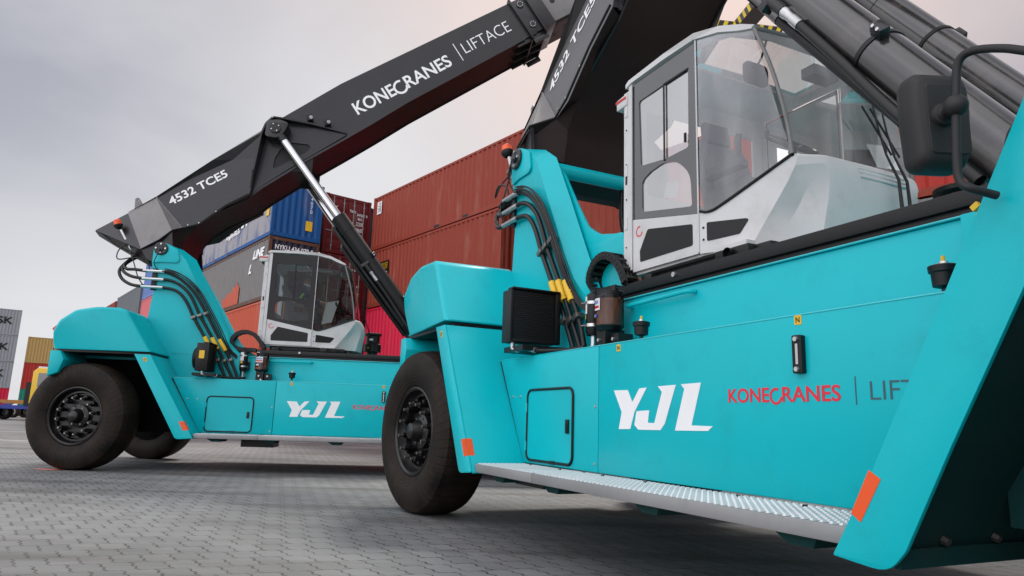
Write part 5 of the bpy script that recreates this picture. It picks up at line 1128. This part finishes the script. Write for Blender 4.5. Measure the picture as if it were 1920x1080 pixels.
def build_yard():
    g = MB(); S_ = 700
    g.quad((-S_, -60, 0), (S_, -60, 0), (S_, 2*S_, 0), (-S_, 2*S_, 0)); tag(g.build('ground', 'pavers', smooth=False), kind='structure')
    # faint painted lane line far left
    ln = MB(); a = Vector((-14.2, 18.6, .004)); b = Vector((-30, 18.2+15, .004)); d = Vector((1, .02, 0)).normalized(); c = Vector((-13.6, 19.2, .004))
    ln.quad(c-d*12+Y*-.05, c+d*2.6+Y*-.05, c+d*2.6+Y*.05, c-d*12+Y*.05); lo = ln.build('lane_marking', 'lettering', smooth=False); tag(lo, kind='structure')
    # orange paint mark under the left tyre
    pm = MB(); pts = [(-6.72+.22*math.cos(t)*(1+.25*math.sin(3*t)), 10.62+.10*math.sin(t)*(1+.3*math.cos(5*t)), .004) for t in [2*PI*i/18 for i in range(18)]]
    pm.add(pts, [tuple(range(18))]); tag(pm.build('paint_mark', 'orange', smooth=False), kind='structure')
    z1, z2, z3, z4 = .30, 2.74, 5.24, 7.80
    G = 'containers stacked behind the machines'
    # row C, first stack (corner at u 26.4)
    row(26.4, 9.0, z1, 12.2, 2.42, 'maroon', 'dark red container at the bottom of the stack behind the left cab', wd=2.04, group=G)
    row(26.4, 9.0, z2, 12.2, 2.46, 'salmon', 'orange-red container behind the left cab, under the gray-brown one', wd=2.04, group=G)
    row(26.4, 9.0, z3, 12.2, 2.52, 'greybrown', 'gray-brown container with navy end reading NYKU just above the left cab', wd=2.04, group=G, end_color='navy', frame_col='brown',
        texts=[('LINE', 'lettering', 'side', 1.75, 1.80, 1.3, .36, dict(bold=.05, shear=.3)), ('L', 'lettering', 'side', 2.1, 1.25, .35, .38, dict(bold=.05, shear=.3)), ('', 'c_salmon', 'poly', [(3.1, .16), (5.25, .16), (5.2, .62), (4.9, .55), (4.6, .78), (4.2, .70), (3.9, .98), (3.6, .90), (3.45, 1.12), (3.1, .85)]), ('NYKU 434 070 0', 'lettering', 'end', 1.80, 2.02, 1.55, .20, dict(bold=.02))])
    row(26.4, 9.0, z4, 12.2, 2.40, 'weathered', 'blue-ended container with weathered gray flank, topmost of its stack', wd=2.04, group=G, end_color='blue', frame_col='blue',
        texts=[('MISUUMA', 'lettering', 'side', 6.54, 0.93, 3.63, .62, dict(bold=.05, shear=.35)), ('logistics', 'lettering', 'side', 5.75, 0.71, 1.96, .26, dict(bold=.03, shear=.3)), ('', 'yellow', 'patch', .35, .85, .32, .55), ('', 'yellow', 'patch', .30, 1.75, .25, .3),
               ('', 'yellow', 'epatch', .38, .42, .28, .40), ('434070', 'lettering', 'vend', .52, 2.25, .09, 1.1)])
    # B, doors toward the camera
    for z, h, c, l, tx in ((z1, 2.42, 'maroon', 'dark red door-end container at the very bottom beside the pink one', ()), (z2, 2.46, 'maroon', 'dark red door-end container second from the ground behind the left cab screen', ()),
                           (z3, 2.52, 'maroon', 'dark red door-end container third from the ground, just above the left cab roof', (('TGHU 3476', 'lettering', 'end', 1.1, 1.9, .8, .10), ('22G1', 'lettering', 'end', .9, 1.2, .5, .09), ('', 'yellow', 'epatch', .3, .9, .12, .06))),
                           (z4, 2.60, 'maroon', 'dark red container with locking bars and white codes, topmost behind the lift cylinders', (('K', 'lettering', 'end', 1.75, 1.85, .2, .26), ('TGHU', 'lettering', 'end', 1.02, 1.95, .30, .12), ('347601 0', 'lettering', 'end', .66, 1.85, .50, .12), ('45G1', 'lettering', 'end', .62, 1.66, .28, .12), ('MAX', 'lettering', 'end', 1.06, 1.45, .26, .08), ('32500', 'lettering', 'end', .68, 1.40, .32, .17), ('NET', 'lettering', 'end', 1.02, 1.20, .22, .08), ('28600', 'lettering', 'end', .68, 1.12, .32, .17), ('', 'yellow', 'epatch', .45, .92, .14, .08)))):
        row(27.5, 11.62, z, 12.2, h, c, l, end='door', group=G, texts=tx, wd=2.14)
    for zz_, hh_, ll_ in ((z1, 2.42, 'navy container at the bottom, squeezed between the dark red doors and the rust wall'), (z2, 2.46, 'navy container second from the ground between the dark red doors and the rust wall'), (z3, 2.52, 'navy container third from the ground between the dark red doors and the rust wall'), (z4, 2.5, 'navy container on top between the dark red doors and the rust wall')):
        row(27.9, 13.86, zz_, 12.2, hh_, 'navy', ll_, group=G)
    # row A: the rust-red wall on the right
    def rowA(u0, u1, z, h, c, l, **kw): return row(min(u0, u1), 13.4, z, abs(u1-u0), h, c, l, group=G, **kw)
    rowA(26.55, 17.4, z1, 2.60, 'maroon', 'dark red container at the bottom of the rust wall, mostly hidden behind the left machine')
    rowA(26.55, 17.4, 2.96, 2.44, 'pink', 'bright pink-red container under the rust-red wall, behind the air cleaner')
    rowA(26.55, 17.4, 5.45, 2.44, 'rust', 'rust-red container with a yellow and black panel, middle of the right wall', texts=[('', 'black', 'patch', 7.45, 1.05, 1.05, .80), ('', 'yellow', 'patch', 7.55, 1.50, .72, .28), ('RIO', 'lettering', 'side', 8.38, 1.12, .85, .30, dict(bold=.03, depth=.004))])
    rowA(26.55, 14.36, 7.93, 2.36, 'rust', 'long rust-red container with a small blue and yellow badge, topmost of the right wall', texts=[('', 'lettering', 'patch', 11.45, 1.55, .38, .55), ('', 'blue_label', 'patch', 11.50, 1.62, .27, .24), ('', 'yellow', 'patch', 11.50, 1.86, .27, .20)])
    row(12.0, 16.4, 5.45, 12.2, 2.44, 'orange', 'bright orange container seen through the gap beside the boom post', group=G, texts=[])
    row(12.0, 16.4, z1, 12.2, 2.6, 'gray', 'gray container at ground level under the bright orange one', group=G); row(12.0, 16.4, 2.95, 12.2, 2.46, 'navy', 'navy container between the gray one and the bright orange one', group=G)
    rowA(16.55, 7.4, z1, 2.6, 'navy', 'navy container at ground level behind the right boom post'); rowA(16.55, 7.4, 2.96, 2.44, 'brown', 'brown container second from the ground behind the right boom post')
    rowA(16.55, 7.4, 5.45, 2.44, 'rust', 'rust-red container seen between the right boom post and its cab', frame_col='rust')
    rowA(7.25, 5.10, z1, 2.6, 'gray', 'short gray container at ground level behind the right windscreen'); rowA(7.25, 5.10, 2.96, 2.44, 'navy', 'short navy container on the gray one behind the right windscreen')
    rowA(7.25, 5.10, 5.45, 2.10, 'brown', 'short brown container with an upright white code, seen through the right windscreen', texts=[('TCLU317190 9', 'lettering', 'vert', .62, 1.95, .13, 1.85)])
    rowA(5.05, 3.9, z1, 2.6, 'maroon', 'dark red container at ground level on the far right of the wall'); rowA(5.05, 3.9, 2.96, 2.2, 'greybrown', 'gray-brown container low on the far right of the wall')
    rowA(5.05, 3.9, 5.20, 2.2, 'red', 'faded red container behind the mirror and the lift cylinders', frame_col='rust')
    # row C going away behind the left machine
    G2 = 'containers of the far row behind the left machine'
    for k_, (u, ln, zs, cols) in enumerate(((39.0, 9.9, (z1, z2, z3, z4), ('gray', 'maroon', 'pale_pink', 'paleblue')), (49.6, 7.9, (z1, z2, 5.0, 6.45), ('navy', 'gray', 'gray', 'darkgray')), (58.2, 12.2, (z1, z2, 4.9, 6.4), ('maroon', 'rust', 'gray', 'rust')))):
        nm = (('gray container at the foot of the stack just left of the mast', 'dark red container second from the ground just left of the mast', 'pale pink container just left of the mast', 'pale blue container on top, just left of the mast'),
              ('navy container at the foot of the stack behind the rear hood', 'gray container second from the ground behind the rear hood', 'gray container third from the ground behind the rear hood', 'dark gray container rising over the rear hood'),
              ('dark red container at the foot of the last stack of the row', 'rust container second from the ground in the last stack', 'gray container third in the last stack of the row', 'rust-red container peeking over the rear hood at the end of the row'))[k_]
        for i in range(4):
            h = (zs[i+1] if i < 3 else (10.35 if k_ == 0 else 9.0 if k_ == 1 else 8.85))-zs[i]-.03
            row(u, 9.0, zs[i], ln, h, cols[i], nm[i], group=G2)
    # far left stacks
    G3 = 'containers stacked at the far left'
    ya = math.radians(35); H_ = 2.70
    base = Vector((-51.6, 73.0, 0)); dx = Vector((math.cos(ya), math.sin(ya), 0)); dy = Vector((-dx.y, dx.x, 0))
    for i, (c, l) in enumerate((('pink', 'dark pink container at the bottom of the leftmost stack'), ('gray', 'gray container marked with black letters, second from the ground at the far left'), ('gray', 'gray container marked with black letters, third from the ground at the far left'), ('gray', 'gray container marked with black letters, topmost at the far left'))):
        # side faces the camera: local +y must point toward it -> rotate by pi
        o = base+Z*(i*(H_+.03)+.02)+dy*2.44
        container(o, ya+PI, 12.2, H_, c, l, group=G3, texts=[('MAERSK', 'black', 'side', 4.95, 1.15, 4.3, .75, dict(bold=.02))] if i else ())
    b2 = base+dx*.9-dy*.5+dx*12.2
    for i, (c, l, tx) in enumerate((('green', 'green container with a small white mark, bottom of the stack behind the left tyre', [('2', 'lettering', 'side', 11.2, .5, .5, .8)]), ('red', 'red container with white upright panel, middle of the stack beside the leftmost one', [('', 'lettering', 'patch', 10.1, .4, .8, 2.0)]), ('yellow', 'mustard yellow container, top of the stack beside the leftmost one', [('OOCL', 'black', 'vert', 9.9, 2.5, .35, 2.2), ('', 'maroonp', 'patch', 7.6, .3, .8, .6)]))):
        tx = [t for t in tx if t[1] != 'maroonp']
        o = b2+Z*(i*(H_+.03)+.02)+dy*2.44
        container(o, ya+PI, 12.2, H_, c, l, group=G3, texts=tx)

# ------------------------------------------------------------------ vehicles far left
def small_wheel(par, x, y, r, w, sg=-1):
    t = MB().lathe([(w*.45, r*.55), (w*.5, r*.7), (w*.48, r*.9), (w*.3, r), (-w*.3, r), (-w*.48, r*.9), (-w*.5, r*.7), (-w*.45, r*.55)], (x, y, r), (0, sg, 0), 28).build('wheel', 'tyre', par)
    MB().lathe([(w*.45, r*.58), (w*.25, r*.5), (w*.2, r*.25), (w*.4, r*.2), (w*.4, 0)], (x, y, r), (0, sg, 0), 20).build('rim', 'galvanised', t)
def terminal_truck(loc, rz):
    R = empty('terminal_truck', loc, rz); tag(R, 'yellow yard truck parked below the mustard and red containers', 'truck')
    b = MB().plate([(0, 1.15), (0, 3.35), (.25, 3.6), (1.7, 3.6), (1.95, 2.4), (2.1, 2.1), (2.1, 1.15)], -1.2, .2); c = b.build('truck_cab', 'truck_yellow', R, bevel=.04)
    MB().plate([(.35, 2.3), (.35, 3.25), (1.5, 3.25), (1.7, 2.3)], -1.205, -1.215).build('cab_window', 'glass_band', c)
    MB().plate([(-.9, 2.3), (.1, 2.3), (.1, 3.1), (-.9, 3.1)], 1.955, 1.965, axis=0).build('cab_window', 'glass_band', c) if False else None
    MB().box(.5, .62, -1.23, -1.21, 1.5, 1.7).build('cab_handle', 'black', c)
    MB().box(-3.2, 2.2, -1.0, 1.0, .75, 1.0).build('truck_chassis', 'truck_blue', R)
    MB().box(-.35, 0, -1.1, .9, 1.0, 2.6).build('exhaust_rack', 'black', R)
    for x in (1.2, -2.3):
        for y, sg in ((-1.05, -1), (1.05, 1)): small_wheel(R, x, y, .52, .45, sg)
    return R
def trailer(loc, rz, label, m1, m2):
    R = empty('chassis_trailer', loc, rz); tag(R, label, 'trailer', 'chassis trailers at the far left')
    f = MB().box(-6, 6, -.55, -.35, 1.15, 1.45); f.box(-6, 6, .35, .55, 1.15, 1.45)
    for x in (-5.9, -2, 2, 5.7): f.box(x, x+.2, -1.2, 1.2, 1.2, 1.42)
    f.build('trailer_frame', m2, R)
    MB().plate([(4.4, 1.15), (3.6, .5), (3.9, .5), (5.0, 1.15)], -.9, -.6).build('landing_leg', m1, R)
    MB().plate([(2.6, 1.2), (4.0, 1.2), (3.4, .55)], -1.0, -.5).build('side_bracket', m1, R)
    for x in (-5.0, -3.7, -2.4, 5.2):
        for y, sg in ((-1.0, -1), (1.0, 1)): small_wheel(R, x, y, .50, .5, sg)
    return R

build_yard()
NEAR = (0.6349851722855474, 7.811602829272738, -1.1263783009000174); FAR = (-6.645603483580128, 12.324613390706554, 0.13494221435283682)
mn = make_machine('reach_stacker', 'teal reach stacker on the right, nearest the camera, its boom running out of the frame', True)
mn.location = (NEAR[0], NEAR[1], 0); mn.rotation_euler = (0, 0, NEAR[2])
mf = make_machine('reach_stacker', 'teal reach stacker on the left with a driver in its cab', False)
mf.location = (FAR[0], FAR[1], 0); mf.rotation_euler = (0, 0, FAR[2])
make_person(Matrix.Translation((FAR[0], FAR[1], 0)) @ Matrix.Rotation(FAR[2], 4, 'Z'))
terminal_truck((-33.3, 50.0, 0), math.radians(12))
trailer((-46.3, 59.0, 0), math.radians(10), 'blue and orange chassis trailer under the leftmost container stack', 'truck_blue', 'chassis_orange')
